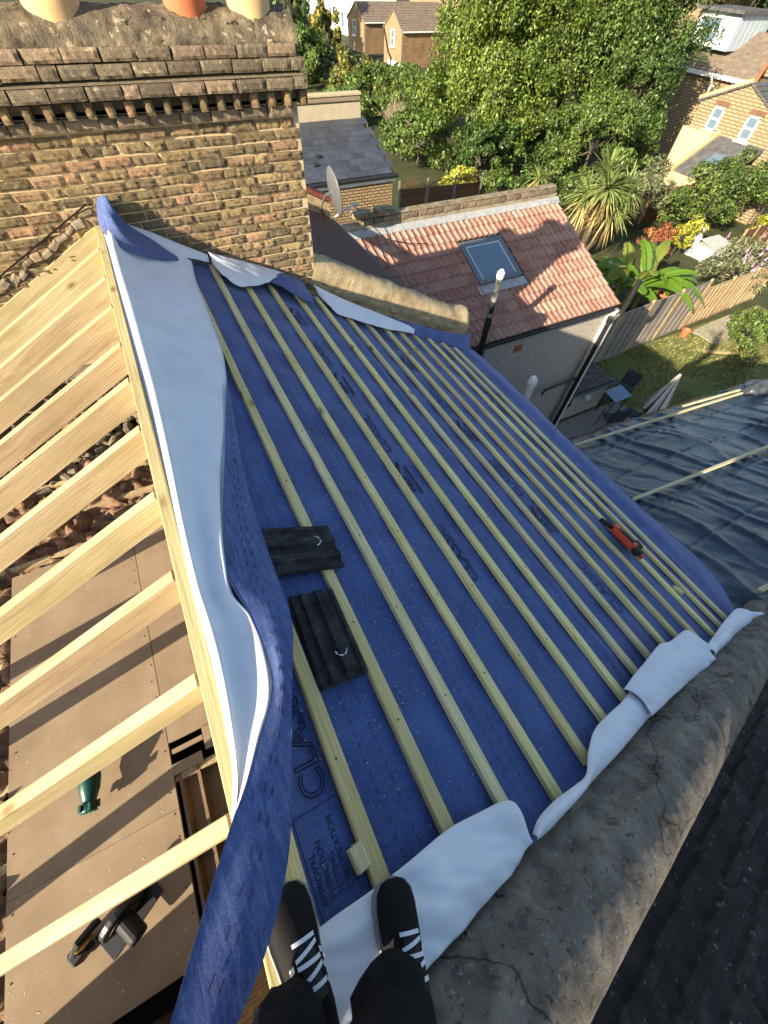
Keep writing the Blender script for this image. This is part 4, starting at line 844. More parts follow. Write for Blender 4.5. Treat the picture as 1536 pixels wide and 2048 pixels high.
tree('conifer', 'dark conifer behind the chimney pots', 'tree', (27, 80, -4.8), (3.2, 3.2, 6.2), 70, 7000, .42, LM['deep'], TG)
tree('slim_tree', 'slim brownish green tree left of the gabled houses', 'tree', (29.3, 74, -7.4), (2.0, 2.4, 3.0), 40, 4500, .38, LM['autumn'], TG)
tree('mixed_tree', 'spreading tree with turning leaves before the gabled houses', 'tree', (25.6, 57, -9.2), (2.8, 3.8, 2.3), 70, 9000, .32, LM['autumn'], TG)
tree('round_tree', 'bushy olive tree above the slate roof', 'tree', (24.6, 50.5, -9.0), (2.7, 3.6, 2.4), 60, 8000, .28, LM['mid'], TG)
tree('tall_tree', 'dark tree at the right edge beyond the chimney with red pots', 'tree', (62, 40, -3.0), (5.2, 5.5, 6.2), 80, 9000, .45, LM['deep'], TG)
tree('tall_tree', 'pale green tree top left of the dormer house', 'tree', (40, 44, -3.4), (4.8, 4.8, 5.6), 80, 9000, .34, LM['maple'], TG)
for (c_, r_, n_, lf, mt, lb) in [((20.4, 33.6, -8.3), (2.6, 2.8, 1.7), 6500, .22, 'mid', 'green thicket between the brown fence and the large tree'), ((23.6, 40.5, -8.2), (3.0, 3.4, 2.1), 7000, .25, 'mid', 'leafy thicket just right of the bare shrub'),
        ((26.0, 45.5, -9.0), (2.4, 3.2, 1.5), 6500, .27, 'autumn', 'thicket with russet tints above the bare shrub'), ((20.0, 46.5, -9.0), (2.2, 3.6, 1.5), 5500, .26, 'mid', 'low green thicket over the slate parapet'), ((25.0, 67.0, -8.6), (2.6, 4.0, 2.2), 4500, .34, 'deep', 'dark hedge below the slim tree'),
        ((28.2, 27.0, -8.0), (2.8, 2.8, 1.9), 13000, .17, 'deep', 'shaded undergrowth below the tall trees'), ((31.6, 24.2, -8.2), (2.2, 2.0, 1.6), 5000, .21, 'mid', 'undergrowth beside the cream extension'), ((25.0, 29.6, -7.6), (3.2, 2.6, 2.2), 16000, .175, 'maple', 'low skirt of light leaves under the large tree'),
        ((24.6, 20.2, -8.4), (2.0, 1.8, 1.4), 5500, .19, 'mid', 'bush behind the large cabbage palm'), ((34.0, 60.0, -9.6), (3.0, 5.0, 1.5), 4000, .34, 'mid', 'trees at the foot of the gabled wings')]:
    tree('thicket', lb, 'shrub', c_, r_, 50, n_, lf, LM[mt], 'thickets in the gardens', trunk=.1, clr=(.2, .34), inner=.4)
# bare dead branches
t = thing('bare_shrub', 'bare tangled dead shrub left of the large tree', 'shrub', (21.2, 39.2, -9.68)); mb = MB()
def twig(p, d, L, r, lev):
    q = p + d * L; mb.tube([p, (p + q) / 2 + Vector(rnd_unit(1)[0]) * L * .08, q], [r, r * .8, r * .5], 5)
    if lev:
        for _ in range(4): twig(p + d * L * random.uniform(.5, 1), (d + Vector(rnd_unit(1)[0]) * .75).normalized(), L * random.uniform(.55, .8), r * .55, lev - 1)
for a in range(7): twig(Vector((21.2, 39.2, -9.5)), Vector((random.uniform(-.6, .6), random.uniform(-.6, .6), 1)).normalized(), 1.25, .05, 3)
mb.build('branches', mat('pale dead bark', [(.22, .17, .12), (.34, .27, .20), (.42, .35, .27)], 8, .9, .4, 30), t)
BG = 'shrubs in the gardens'
def shrub(name, label, c, rad, nl, leaf, lm, aspect=.5, ncl=30): return tree(name, label, 'shrub', c, rad, ncl, nl, leaf, lm, BG, aspect=aspect, trunk=.06, clr=(.22, .38), inner=.35)
shrub('golden_shrub', 'bright yellow variegated shrub over the brown fence', (19.6, 26.6, -8.9), (1.25, 1.1, .8), 2600, .17, LM['yellow'])
shrub('round_shrub', 'green shrub over the end of the brown fence', (20.9, 24.2, -8.7), (1.5, 1.5, 1.0), 3600, .17, LM['mid'])
shrub('golden_shrub', 'small golden bush below the gabled brick houses', (25.8, 46.5, -8.0), (1.0, .9, .7), 900, .2, LM['yellow'])
shrub('hedge', 'green leafy hedge between the brown fence and the palm', (22.6, 22.3, -8.6), (2.0, 1.6, 1.1), 4200, .18, LM['deep'])
shrub('laurel', 'broad glossy green laurel below the house with two white windows', (30.2, 16.1, -7.9), (2.6, 2.0, 1.75), 8000, .2, LM['mid'], .38, 50)
shrub('laurel', 'green shrub at the right edge beyond the laurel', (34.5, 14.9, -7.6), (2.2, 1.6, 2.0), 5000, .2, LM['mid'], .4)
shrub('olive_shrub', 'light green shrub between the palm and the laurel', (27.6, 18.6, -7.9), (1.6, 1.5, 1.5), 4200, .17, LM['grey'], .4)
shrub('pampas_grass', 'yellow grassy plant at the right edge', (33.6, 13.6, -9.0), (1.7, .8, .75), 2400, .3, LM['yellow'], .14)
shrub('buddleia', 'greyish arching buddleia with faint pink flowers above the fence', (25.2, 10.3, -8.5), (2.1, 1.5, 1.2), 6500, .2, LM['grey'], .24, 40)
shrub('clipped_bush', 'rounded bright green bush by the lawn at the right edge', (21.6, 6.6, -8.95), (1.0, .95, .8), 3600, .13, LM['mid'], .55)
shrub('berry_shrub', 'rust red shrub behind the banana plant', (24.9, 14.6, -8.9), (1.05, .9, .75), 2000, .16, LM['rust'], .3)
shrub('lime_shrub', 'lime yellow shrub beside the rust red one', (26.3, 14.3, -8.7), (1.1, .9, .95), 2400, .15, LM['yellow'], .4)
shrub('flower_clump', 'low orange and green clump at the lawn corner', (20.4, 5.6, -9.35), (.7, .6, .3), 900, .12, LM['autumn'], .4)
shrub('ground_cover', 'low mixed plants beneath the banana plant', (17.3, 10.2, -9.3), (2.6, 1.0, .45), 3600, .16, LM['deep'], .5, 40)
shrub('ground_cover', 'green undergrowth behind the pink roof', (18.2, 13.8, -9.0), (2.0, 1.8, .8), 3800, .18, LM['mid'], .45, 40)
# pink flower heads on the buddleia
bd = [o for o in bpy.data.objects if o.name == 'buddleia'][0]; mb = MB()
for i in range(26):
    p = Vector((25.2, 10.3, -8.5)) + Vector((random.uniform(-1.8, 1.8), random.uniform(-1.3, 1.3), random.uniform(.3, 1.15))); mb.tube([p, p + Vector((random.uniform(-.1, .1), random.uniform(-.1, .1), .22))], [.05, .012], 5)
tag(mb.build('flower_heads', plain('mauve flowers', (.42, .26, .36), .9, .1), bd), kind='stuff')
# strap leaved plants
def strap(mb, p, d, L, w, droop, n=5, fold=.25):
    d = Vector(d).normalized(); side = d.cross(Vector((0, 0, 1))).normalized(); pts = []
    for i in range(n + 1):
        t = i / n; pts.append(Vector(p) + d * L * t + Vector((0, 0, -droop * L * t * t)))
    A = []
    for i, q in enumerate(pts):
        t = i / n; ww = w * (math.sin(math.pi * min(1, .18 + t * .82)) ** .6) * (1 if i < n else .05); A.append([q - side * ww / 2, q - Vector((0, 0, fold * ww)), q + side * ww / 2])
    mb.grid(A)
def cordyline(label, c, heads, L, nl):
    t = thing('cordyline', label, 'palm', (c[0], c[1], -9.68)); dead = MB()
    tr = MB()
    for (hx, hy, hz) in heads:
        h = Vector((c[0] + hx, c[1] + hy, c[2] + hz)); tr.tube([(c[0] + hx * .1, c[1] + hy * .1, -9.68), (c[0] + hx * .6, c[1] + hy * .6, (h.z - 9.68) / 2 - .4), h], [.16, .13, .09], 8); mb = MB()
        for k in range(nl):
            d = Vector(rnd_unit(1)[0]); d.z = abs(d.z) * 1.1 - .15; strap(mb, h, d, L * random.uniform(.75, 1.15), .075, random.uniform(.15, .6), 5)
        mb.build('leaf_head', LM['sword'], t)
        for k in range(nl // 2):
            d = Vector(rnd_unit(1)[0]); d.z = -abs(d.z) * .8 - .1; strap(dead, h - Vector((0, 0, .15)), d, L * random.uniform(.6, .95), .07, .4, 4)
    dead.build('dead_leaves', LM['straw'], t); tr.build('trunk', M['bark'], t)
cordyline('large cabbage palm with spiky light green heads behind the pink roof', (21.0, 16.3, -6.7), [(0, 0, .1), (.9, -.5, .15), (.5, .7, .5), (-.6, .4, -.2), (.1, -.8, -.5), (-.5, -.5, .3)], 1.35, 130)
cordyline('small spiky palm left of the large cabbage palm', (22.0, 22.0, -7.7), [(0, 0, 0)], .95, 90)
bt = thing('banana_plant', 'banana plant with broad arching green leaves behind the grey fence', 'plant', (17.7, 10.4, -9.68)); tr = MB()
def banana_leaf(p, az, L, w, el, droop, lm):
    d = Vector((math.cos(az) * math.cos(el), math.sin(az) * math.cos(el), math.sin(el))); side = Vector((-math.sin(az), math.cos(az), 0)); A = []; n = 16
    for i in range(n + 1):
        t = i / n; q = Vector(p) + d * L * t + Vector((0, 0, -droop * L * t ** 2.2)); ww = w * (.06 if t < .12 else max(.03, math.sin(math.pi * ((t - .10) / .92)) ** .55)); rag = .05 * ww * math.sin(i * 2.7) + .03 * random.uniform(-1, 1) * ww
        up = Vector((0, 0, .20 * ww)); A.append([q - side * (ww / 2 + rag) + up * .4, q - side * ww * .25 + up, q, q + side * ww * .25 + up, q + side * (ww / 2 - rag) + up * .4])
    MB().grid(A).build('leaf', lm, bt, smooth=False)
stems = [(0, 0), (.5, -.2), (-.4, .25), (.8, .3), (.1, .5)]
for sx, sy in stems: tr.tube([(17.7 + sx, 10.4 + sy, -9.68), (17.7 + sx * 1.15, 10.4 + sy * 1.15, -8.1)], [.13, .08], 8)
tr.build('stem', plain('banana stem', (.16, .18, .05), .6, .3, 0, .3, .3), bt)
for i in range(25):
    sx, sy = stems[i % 5]; banana_leaf((17.7 + sx * 1.15, 10.4 + sy * 1.15, -8.15), i * 2.39996 + random.uniform(-.3, .3), random.uniform(1.9, 3.0), random.uniform(.48, .70), random.uniform(.25, 1.15), random.uniform(.25, .75), LM['banana_y'] if i % 4 == 0 else LM['banana'])
for az, L in ((-.9, 3.3), (-.45, 3.5), (-1.25, 2.9), (-.15, 3.4), (2.4, 3.0)): banana_leaf((18.0, 10.3, -8.1), az, L, .68, .6, .6, LM['banana'])
# ---------------------------------------------------------------- fences
M['fence'] = wood('grey fence wood', [(.18, .155, .13), (.26, .225, .19), (.33, .29, .25)], 'x', 0, False)
M['fence_tan'] = wood('tan fence wood', [(.34, .24, .13), (.44, .32, .18), (.52, .40, .25)], 'z', 0, False)
M['fence_brown'] = wood('brown fence wood', [(.10, .05, .025), (.15, .075, .038), (.20, .11, .06)], 'x', 0, False)
def fence(label, a, b, h, base, m, mp, panel=1.9, nbat=4, arch=False, nslat=13):
    a, b = Vector(a), Vector(b); L = (b - a).length; d = (b - a) / L; nrm = Vector((d.y, -d.x, 0)); t = thing('fence', label, 'fence', (a.x, a.y, base))
    n = max(1, round(L / panel)); pl = L / n
    rz = Matrix.Rotation(math.atan2(d.y, d.x), 3, 'Z')
    for i in range(n + 1):
        p = a + d * pl * i; MB().box((p.x, p.y, base + h / 2 + .05), (.10, .10, h + .12), rz, 0, .006).build('post', mp, t)
    for i in range(n):
        c = a + d * pl * (i + .5); mb = MB(); z0 = base + .12; hh = h - .14 - (.35 if arch else 0)
        dz = hh / nslat
        for k in range(nslat):
            zc = z0 + dz * (k + .5)
            mb = MB().box(Vector((c.x, c.y, zc)), (pl - .10, .018, dz * 1.12), rz @ Matrix.Rotation(-.14, 3, 'X')); mb.build('slat', m, t)
        for k in range(nbat):
            q = c + d * (pl - .16) * (k / (nbat - 1) - .5) + nrm * .03; MB().box((q.x, q.y, z0 + hh / 2), (.04, .03, hh), rz).build('cover_batten', mp if k in (0, nbat - 1) else m, t)
        MB().box(Vector((c.x, c.y, z0 + hh + .015)), (pl - .1, .07, .03), rz).build('cap_rail', m, t)
        MB().box(Vector((c.x, c.y, base + .06)), (pl - .1, .05, .13), rz).build('gravel_board', m, t)
        if arch:
            tr = MB()
            for k in range(13):
                u = (k / 12 - .5) * (pl - .1); top = .38 * math.cos(u / pl * math.pi) + .02; q = c + d * u; e_ = c + d * max(-(pl / 2 - .05), min(pl / 2 - .05, u + top * .8))
                tr.tube([(q.x, q.y, z0 + hh), (e_.x, e_.y, z0 + hh + top)], .012, 4); e_ = c + d * max(-(pl / 2 - .05), min(pl / 2 - .05, u - top * .8)); tr.tube([(q.x, q.y, z0 + hh), (e_.x, e_.y, z0 + hh + top)], .012, 4)
            tr.tube([Vector((*(c + d * (k / 10 - .5) * (pl - .1)).xy, z0 + hh + .38 * math.cos((k / 10 - .5) * math.pi * .97) + .02)) for k in range(11)], .022, 5); tr.build('trellis', m, t)
    return t
fence('weathered grey lap panel fence along the lawn', (12.75, 8.36, 0), (20.3, 8.80, 0), 2.1, -9.68, M['fence'], M['fence_tan'], 1.88, 5, nslat=11)
fence('pale tan board fence beyond the banana plant at the right', (20.5, 8.82, 0), (26.3, 9.15, 0), 1.75, -9.68, M['fence_tan'], M['fence_tan'], 1.9, 6, nslat=9)
fence('brown fence behind the rust red shrub', (24.6, 18.3, 0), (33.5, 18.6, 0), 1.6, -9.68, M['fence_brown'], M['fence_tan'], 1.8, 5, nslat=9)
fence('dark slatted fence at the right edge beyond the buddleia', (28.8, 12.5, 0), (36, 12.9, 0), 1.5, -9.68, M['fence_brown'], M['fence_tan'], 1.2, 3, nslat=9)
fence('brown fence with arched trellis top behind the parapet', (14.2, 25.2, 0), (19.8, 24.6, 0), 1.65, -9.68, M['fence_brown'], M['fence'], 1.87, 2, True, 9)
# ---------------------------------------------------------------- slate roofed wing
sh = thing('slate_house', 'brick rear wing with grey slate roof left of the trees', 'house', (6.5, 19, -9.68))
SA = math.atan(.31); SY, SZ = 17.6, -5.25
def SFm(x, t, h=0): return Vector((x, SY + t * math.cos(SA) - h * math.sin(SA), SZ + t * math.sin(SA) + h * math.cos(SA)))
M['slate'] = mat('grey slate', [(.035, .040, .050), (.05, .058, .072), (.068, .078, .095)], 4, .55, .3, 40, .006, rndv=.22, spec=.5)
SLT = mesh_np('slate', MB().box((0, .2, 0), (.50, .44, .014), None, 0, .002).v, MB().box((0, .2, 0), (.50, .44, .014), None, 0, .002).f, M['slate'])
es = Matrix.Rotation(SA - .02, 3, 'X').to_euler()
for r in range(10):
    for q in range(14): link_mesh('slate', SLT, sh, SFm(2.75 + q * .506 + (.25 if r % 2 else 0), r * .33, .01 + random.uniform(0, .004)), (es.x, random.uniform(-.008, .008), random.uniform(-.006, .006)))
MB().prism([SFm(2.5, 0, -.02), SFm(2.5, 3.4, -.02), SFm(2.5, 3.4, -.2), SFm(2.5, 0, -.2)], (7.15, 0, 0)).build('roof_deck', M['dark'], sh)
MB().box((6.05, 19.3, -7.55), (7.1, 3.3, 4.2)).build('wall', brickmat('pale brick wall', (.46, .33, .17), (.33, .22, .11), (.10, .07, .05), axis='x', bw=.26, rh=.1, ms=.02), sh)
MB().tube([(2.5, 17.5, -5.32), (9.75, 17.5, -5.32)], .07, 8).build('gutter', M['black'], sh); MB().box((6.1, 17.62, -5.42), (7.2, .05, .2)).build('fascia', M['whitew'], sh)
MB().box((6.05, 20.95, -4.25), (7.2, .3, .9)).build('parapet', mat('buff render', [(.42, .35, .24), (.52, .44, .31)], 4, .9, .3, 30), sh)
MB().box((6.05, 20.98, -3.68), (7.25, .3, .14), None, 0, .02).build('parapet_brick', M['soot'], sh); MB().box((6.05, 20.98, -3.55), (7.3, .36, .10), None, 0, .02).build('coping', mat('buff coping', [(.42, .34, .20), (.52, .43, .27)], 5, .9, .3, 30), sh)
for (x, t) in ((6.9, 1.3), (6.6, .85)): MB().box(SFm(x, t, .05), (.2, .14, .06), Matrix.Rotation(SA, 3, 'X'), 0, .01).build('roof_vent', M['black'], sh)
# ---------------------------------------------------------------- far houses
M['ftile'] = mat('brown roof tile', [(.15, .115, .085), (.22, .175, .13), (.30, .25, .19)], 3, .9, .4, 14, .03, stretch=(1, 1, 1))
M['gtile'] = mat('grey roof slate', [(.06, .06, .06), (.10, .10, .098), (.15, .148, .14)], 3, .85, .4, 14, .03)
fb1 = brickmat('yellow brick house', (.42, .33, .20), (.33, .25, .145), (.17, .13, .08), axis='y', bw=.42, rh=.15, ms=.035)
fb2 = brickmat('brown brick house', (.26, .16, .08), (.19, .115, .06), (.28, .20, .12), axis='x', bw=.42, rh=.15, ms=.03)
fb3 = brickmat('orange brick house', (.38, .29, .17), (.30, .225, .125), (.24, .18, .11), axis='y', bw=.45, rh=.16, ms=.03)
def window(parent, x, y, z, w, h, m=None):
    f = MB()
    for (dy, dz, a, b) in ((-w / 2, 0, .09, h), (w / 2, 0, .09, h), (0, h / 2, w + .09, .10), (0, 0, w, .09), (0, -h / 2, w + .09, .10)): f.box((x - .03, y + dy, z + dz), (.12, a, b))
    f = f.build('window', M['whitew'], parent); MB().box((x - .02, y, z), (.03, w - .04, h - .04)).build('pane', M['glass'], f); MB().box((x - .08, y, z - h / 2 - .1), (.26, w + .3, .1)).build('sill', M['whitew'], f)
    return f
def courses(parent, name, a0, a1, b0, b1, m, n=14):
    # sloping roof plane from eaves a0-a1 to ridge b0-b1, laid in n lapped courses
    a0, a1, b0, b1 = map(Vector, (a0, a1, b0, b1)); nrm = (a1 - a0).cross(b0 - a0).normalized(); nrm = nrm if nrm.z > 0 else -nrm; mb = MB()
    for i in range(n):
        t, u = i / n, (i + 1) / n; p, q, r, s = a0.lerp(b0, t), a1.lerp(b1, t), a1.lerp(b1, u), a0.lerp(b0, u); e = nrm * .05
        mb.add([p + e, q + e, r, s, p - e, q - e, r - e * 2, s - e * 2], [(0, 1, 2, 3), (0, 4, 5, 1), (7, 6, 5, 4), (0, 3, 7, 4), (1, 5, 6, 2)])
    return mb.build(name, m, parent)
def wing_house(label, x0, L, yc, hw, zb, ze, zr, wallm, sidem, roofm, wins, nm='brick_house'):
    t = thing(nm, label, 'house', (x0, yc, zb))
    MB().prism([(x0, yc - hw, zb), (x0, yc + hw, zb), (x0, yc + hw, ze), (x0, yc, zr), (x0, yc - hw, ze)], (.3, 0, 0)).build('gable_wall', wallm, t)
    MB().box((x0 + L / 2 + .15, yc, (zb + ze) / 2), (L - .3, 2 * hw - .02, ze - zb)).build('side_wall', sidem, t)
    for s in (-1, 1): courses(t, 'roof', (x0 - .12, yc + s * (hw + .25), ze - .10), (x0 + L, yc + s * (hw + .25), ze - .10), (x0 - .12, yc, zr + .08), (x0 + L, yc, zr + .08), roofm)
    for s in (-1, 1): MB().tube([(x0, yc + s * (hw + .3), ze - .12), (x0 + L, yc + s * (hw + .3), ze - .12)], .07, 6).build('gutter', M['whitew'], t)
    for w_ in wins: window(t, x0, *w_)
    return t
w1 = wing_house('gabled yellow brick wing with one tall white window, beside the big tree', 38, 13, 71.4, 2.5, -10.4, -6.5, -5.05, fb3, fb2, M['ftile'], [(71.4, -7.3, .95, 1.35)])
MB().tube([(37.9, 73.8, -6.7), (37.85, 72.4, -8.6), (37.85, 71.6, -9.0), (37.85, 71.4, -10.2)], .09, 6).build('downpipe', M['black'], w1)
MB().box((37.93, 70.5, -9.9), (.05, 4, 1.3)).build('painted_base', M['whitew'], w1); ch_ = MB().box((47, 69.6, -5.0), (1.1, .7, 1.9)).build('chimney', M['pot_cream'], w1)
w2 = wing_house('gabled yellow brick wing further left with white window', 38, 14, 83.2, 2.9, -10.4, -6.7, -5.2, fb3, fb2, M['ftile'], [(83.6, -7.5, .95, 1.35)])
tz = thing('terrace', 'long brick terrace behind the gabled wings', 'house', (53, 80, -10)); MB().box((55, 72, -6.2), (4, 44, 7.6)).build('wall', fb3, tz)
courses(tz, 'roof', (52.6, 50, -2.5), (52.6, 94, -2.5), (56.5, 50, .2), (56.5, 94, .2), M['ftile']); MB().tube([(52.5, 50, -2.6), (52.5, 94, -2.6)], .1, 6).build('gutter', M['whitew'], tz)
for y in (60, 64, 68.5, 73, 78, 84): window(tz, 52.98, y, -4.0, 1.1, 1.6)
wb = thing('white_house', 'white painted house with rows of windows at the top left', 'house', (43, 104, -10)); MB().box((47, 106, -4.6), (8, 22, 10.8)).build('wall', plain('white painted wall', (.72, .71, .67), .8, .2, 0, .1, .1), wb)
for y in (97, 99.6, 102.2, 105, 108, 111):
    for z in (-2.0, -5.0, -8.0): MB().box((42.98, y, z), (.06, 1.1, 1.6)).build('window', M['glass'], wb)
# right hand houses
r1 = thing('brick_house', 'yellow brick gabled house with two white sash windows at the right', 'house', (35, 20, -9.68))
MB().prism([(35, 15.5, -9.68), (35, 22.68, -9.68), (35, 22.68, -5.1), (35, 20.05, -4.1), (35, 15.5, -5.9)], (.3, 0, 0)).build('gable_wall', fb1, r1)
MB().box((38.6, 19.05, -7.55), (6.6, 7.2, 4.2)).build('side_wall', fb1, r1)
for (y, z) in ((21.2, -5.75), (18.8, -5.75)):
    window(r1, 35, y, z, .66, .98); MB().box((34.98, y, z + .66), (.05, .95, .24)).build('brick_lintel', M['brick_dark'], r1)
courses(r1, 'roof', (34.85, 15.2, -6.0), (42.2, 15.2, -6.0), (34.85, 20.05, -4.02), (42.2, 20.05, -4.02), M['gtile']); courses(r1, 'roof', (34.85, 22.85, -5.15), (42.2, 22.85, -5.15), (34.85, 20.05, -4.02), (42.2, 20.05, -4.02), M['gtile'])
MB().bar((34.9, 20.05, -3.93), (34.9, 22.9, -5.05), .16, .06, (1, 0, 0)).build('verge', M['pot_cream'], r1)
MB().box((34.7, 21.6, -8.0), (.7, 2.2, 3.4)).build('rendered_extension', mat('cream render', [(.50, .39, .22), (.58, .46, .27)], 2, .9, .2, 30), r1)
lt = MB().prism([(32.2, 17.2, -7.75), (35, 17.2, -6.35), (35, 17.2, -6.5), (32.2, 17.2, -7.9)], (0, 3.2, 0)).build('lean_to_roof', M['gtile'], r1); MB().box((33.4, 18.8, -7.05), (.8, .9, .06), Matrix.Rotation(-.46, 3, 'Y')).build('roof_light', M['glass'], lt)
MB().box((33.5, 18.8, -8.75), (2.5, 3.0, 1.85)).build('lean_to_wall', mat('cream lean-to render', [(.50, .39, .22), (.58, .46, .27)], 2, .9, .2, 30), r1)
MB().prism([(31.9, 20.35, -7.75), (35, 20.35, -6.2), (35, 20.35, -6.45), (31.9, 20.35, -8.0)], (0, .25, 0)).build('dividing_wall', M['pot_cream'], r1)
r2 = thing('dormer_house', 'brick house with a pale blue clad dormer and red hip tiles at the top right', 'house', (42, 29, -9.68))
MB().box((45, 27.6, -7.2), (6, 7.2, 5.0)).build('wall', fb1, r2); MB().box((41.99, 30.2, -6.0), (.02, 2.0, 1.6)).build('brick_panel', fb2, r2)
window(r2, 41.98, 22.5 + 2.6, -5.4, .75, .9)
courses(r2, 'roof', (41.7, 23.8, -4.75), (41.7, 31.6, -4.75), (45.3, 25.5, -2.9), (45.3, 29.9, -2.9), M['ftile']); courses(r2, 'roof', (41.7, 31.6, -4.75), (49, 31.6, -4.75), (45.3, 29.9, -2.9), (49, 29.9, -2.9), M['ftile'])
MB().tube([(41.7, 31.6, -4.68), (45.3, 29.9, -2.83)], .11, 6).build('hip_tiles', M['pot_red'], r2); MB().tube([(41.7, 23.8, -4.68), (45.3, 25.5, -2.83)], .11, 6).build('hip_tiles', M['pot_red'], r2)
MB().box((41.65, 27.7, -4.88), (.14, 8.2, .22)).build('gutter', M['whitew'], r2); MB().tube([(41.6, 27.1, -4.9), (41.85, 27.0, -5.4), (41.85, 27.0, -8.6)], .09, 6).build('downpipe', M['whitew'], r2)
dm = MB().box((44.2, 29.2, -2.95), (3.6, 3.3, 1.7)).build('dormer', mat('pale blue cladding', [(.36, .44, .50), (.46, .54, .60)], 3, .6, .3, 20, stretch=(1, 8, 1)), r2)
MB().box((44.1, 29.2, -2.03), (4.2, 3.8, .16)).build('dormer_roof', M['gtile'], dm); window(r2, 42.38, 29.7, -2.95, 1.7, 1.2)
for k in range(6): MB().box((42.7 + k * .55, 27.53, -2.95), (.04, .03, 1.6)).build('cladding_seam', M['lead'], dm)
ck = MB().box((43.6, 24.0, -3.3), (.9, .8, 2.6)).build('chimney', fb1, r2)
for k in (-.22, .22): MB().tube([(43.6, 24.0 + k, -2.0), (43.6, 24.0 + k, -1.2)], .14, 10).build('chimney_pot', M['pot_red'], ck)
fr = thing('far_house', 'far house with white soffit above the dormer roof', 'house', (60, 45, -10)); MB().box((62, 46, -5.2), (6, 9, 9)).build('wall', fb3, fr); MB().box((61.8, 46, -.55), (7, 10, .3)).build('soffit', M['whitew'], fr)
MB().box((58.98, 46, -1.9), (.05, 8.6, 1.6)).build('painted_shade_band', M['brick_dark'], fr)  # dark strip painting the shade below the soffit onto the wall
# ---------------------------------------------------------------- things in the gardens
def chair(label, c, rz):
    t = thing('garden_chair', label, 'chair', c, 'patio chairs round the glass table'); Rz = Matrix.Rotation(rz, 3, 'Z'); T = lambda x, y, z: Vector(c) + Rz @ Vector((x, y, z)); MM = plain('dark mesh fabric', (.035, .045, .06), .7, .3) if 'mesh' not in M else M['mesh']; M['mesh'] = MM
    MB().box(T(0, 0, .50), (.50, .50, .03), Rz, 0, .008).build('seat', MM, t); MB().box(T(0, -.26, .82), (.50, .03, .55), Rz @ Matrix.Rotation(.15, 3, 'X'), 0, .008).build('backrest', MM, t)
    for sx in (-.25, .25):
        MB().tube([T(sx, .25, 0), T(sx, .24, .68), T(sx, -.22, .70)], .016, 6).build('leg', M['black'], t); MB().tube([T(sx, -.30, 0), T(sx, -.22, .5), T(sx, -.32, 1.1)], .016, 6).build('leg', M['black'], t)
    return t
tb = thing('garden_table', 'pale blue glass topped garden table at the pebbledash corner', 'table', (12.8, 6.0, -9.635))
MB().prism([(12.43, 6.28, -8.79), (12.33, 5.66, -8.79), (13.15, 5.66, -8.79), (13.27, 6.30, -8.79)], (0, 0, .03)).build('tabletop', plain('pale blue glass', (.10, .17, .24), .15, .7), tb)
for (x, y) in ((12.48, 6.2), (12.42, 5.74), (13.08, 5.74), (13.16, 6.2)): MB().tube([(x, y, -9.635), (x, y, -8.8)], .02, 6).build('leg', M['black'], tb)
chair('dark mesh garden chair on the lawn side of the glass table', (13.75, 6.35, -9.635), 1.9); chair('dark mesh garden chair in front of the glass table', (12.95, 5.2, -9.635), .25); chair('dark mesh garden chair between the glass table and the wall', (12.1, 5.35, -9.635), -.4)
st = thing('round_table', 'low round dark side table near the folded parasol', 'table', (13.15, 4.55, -9.635)); MB().lathe([(.001, .5), (.33, .5), (.33, .46), (.001, .46)], (13.15, 4.55, -9.635), 20).build('tabletop', M['mesh'], st)
for k in range(3): MB().tube([(13.15 + .3 * math.cos(k * 2.1), 4.55 + .3 * math.sin(k * 2.1), -9.635), (13.15 + .12 * math.cos(k * 2.1), 4.55 + .12 * math.sin(k * 2.1), -9.17)], .015, 6).build('leg', M['black'], st)
ps = thing('parasol', 'closed grey and white striped parasol standing on the patio edge', 'parasol', (13.8, 5.03, -9.66)); P = []
for z, r in ((.52, .34), (.8, .31), (1.15, .24), (1.5, .16), (1.85, .08), (2.05, .03)): P.append([Vector((13.8 + r * (1 + .16 * math.cos(a * 8)) * math.cos(a), 5.03 + r * (1 + .16 * math.cos(a * 8)) * math.sin(a), -9.66 + z)) for a in np.linspace(0, 2 * math.pi, 65)])
mb = MB().grid(P); mb.m = [1 if (k % 64) % 8 in (0, 7) else 0 for k in range(len(mb.f))]; mb.build('canopy', [plain('pale grey canvas', (.66, .63, .58), .9, .1), plain('dark canvas stripe', (.06, .06, .06), .9, .1)], ps, smooth=True)
MB().tube([(13.8, 5.03, -9.66), (13.8, 5.03, -7.58)], .03, 8).build('pole', M['black'], ps)
mb = MB().box((8.9, 4.4, -9.2), (1.3, .06, .85)); tag(mb.build('low_wall_panel', M['paving']), 'low grey screen on the patio below the blue eaves', 'screen')
rl = thing('handrail', 'bent galvanised handrail on the patio', 'handrail', (8.9, 4.35, -9.64)); MB().tube([(8.3, 4.3, -9.64), (8.3, 4.3, -8.72), (9.5, 4.35, -8.72), (9.75, 4.55, -8.30)], .03, 8).build('rail', M['dish'], rl)
bx = thing('cold_frame', 'white slatted cold frame beside the buddleia', 'cold frame', (28.3, 13.3, -9.68))
for k in range(7): MB().box((27.5 + k * .26, 13.3, -8.95), (.24, 1.2, .04), Matrix.Rotation(.12, 3, 'X'), 0, .006).build('slat', mat('chalky white wood', [(.40, .42, .36), (.52, .54, .47)], 6, .9, .2, 30) if k == 0 else M['cold'], bx) if k else M.update(cold=mat('chalky white wood', [(.40, .42, .36), (.52, .54, .47)], 6, .9, .2, 30))
MB().box((28.3, 13.3, -9.35), (1.8, 1.15, .65)).build('box', M['cold'], bx)
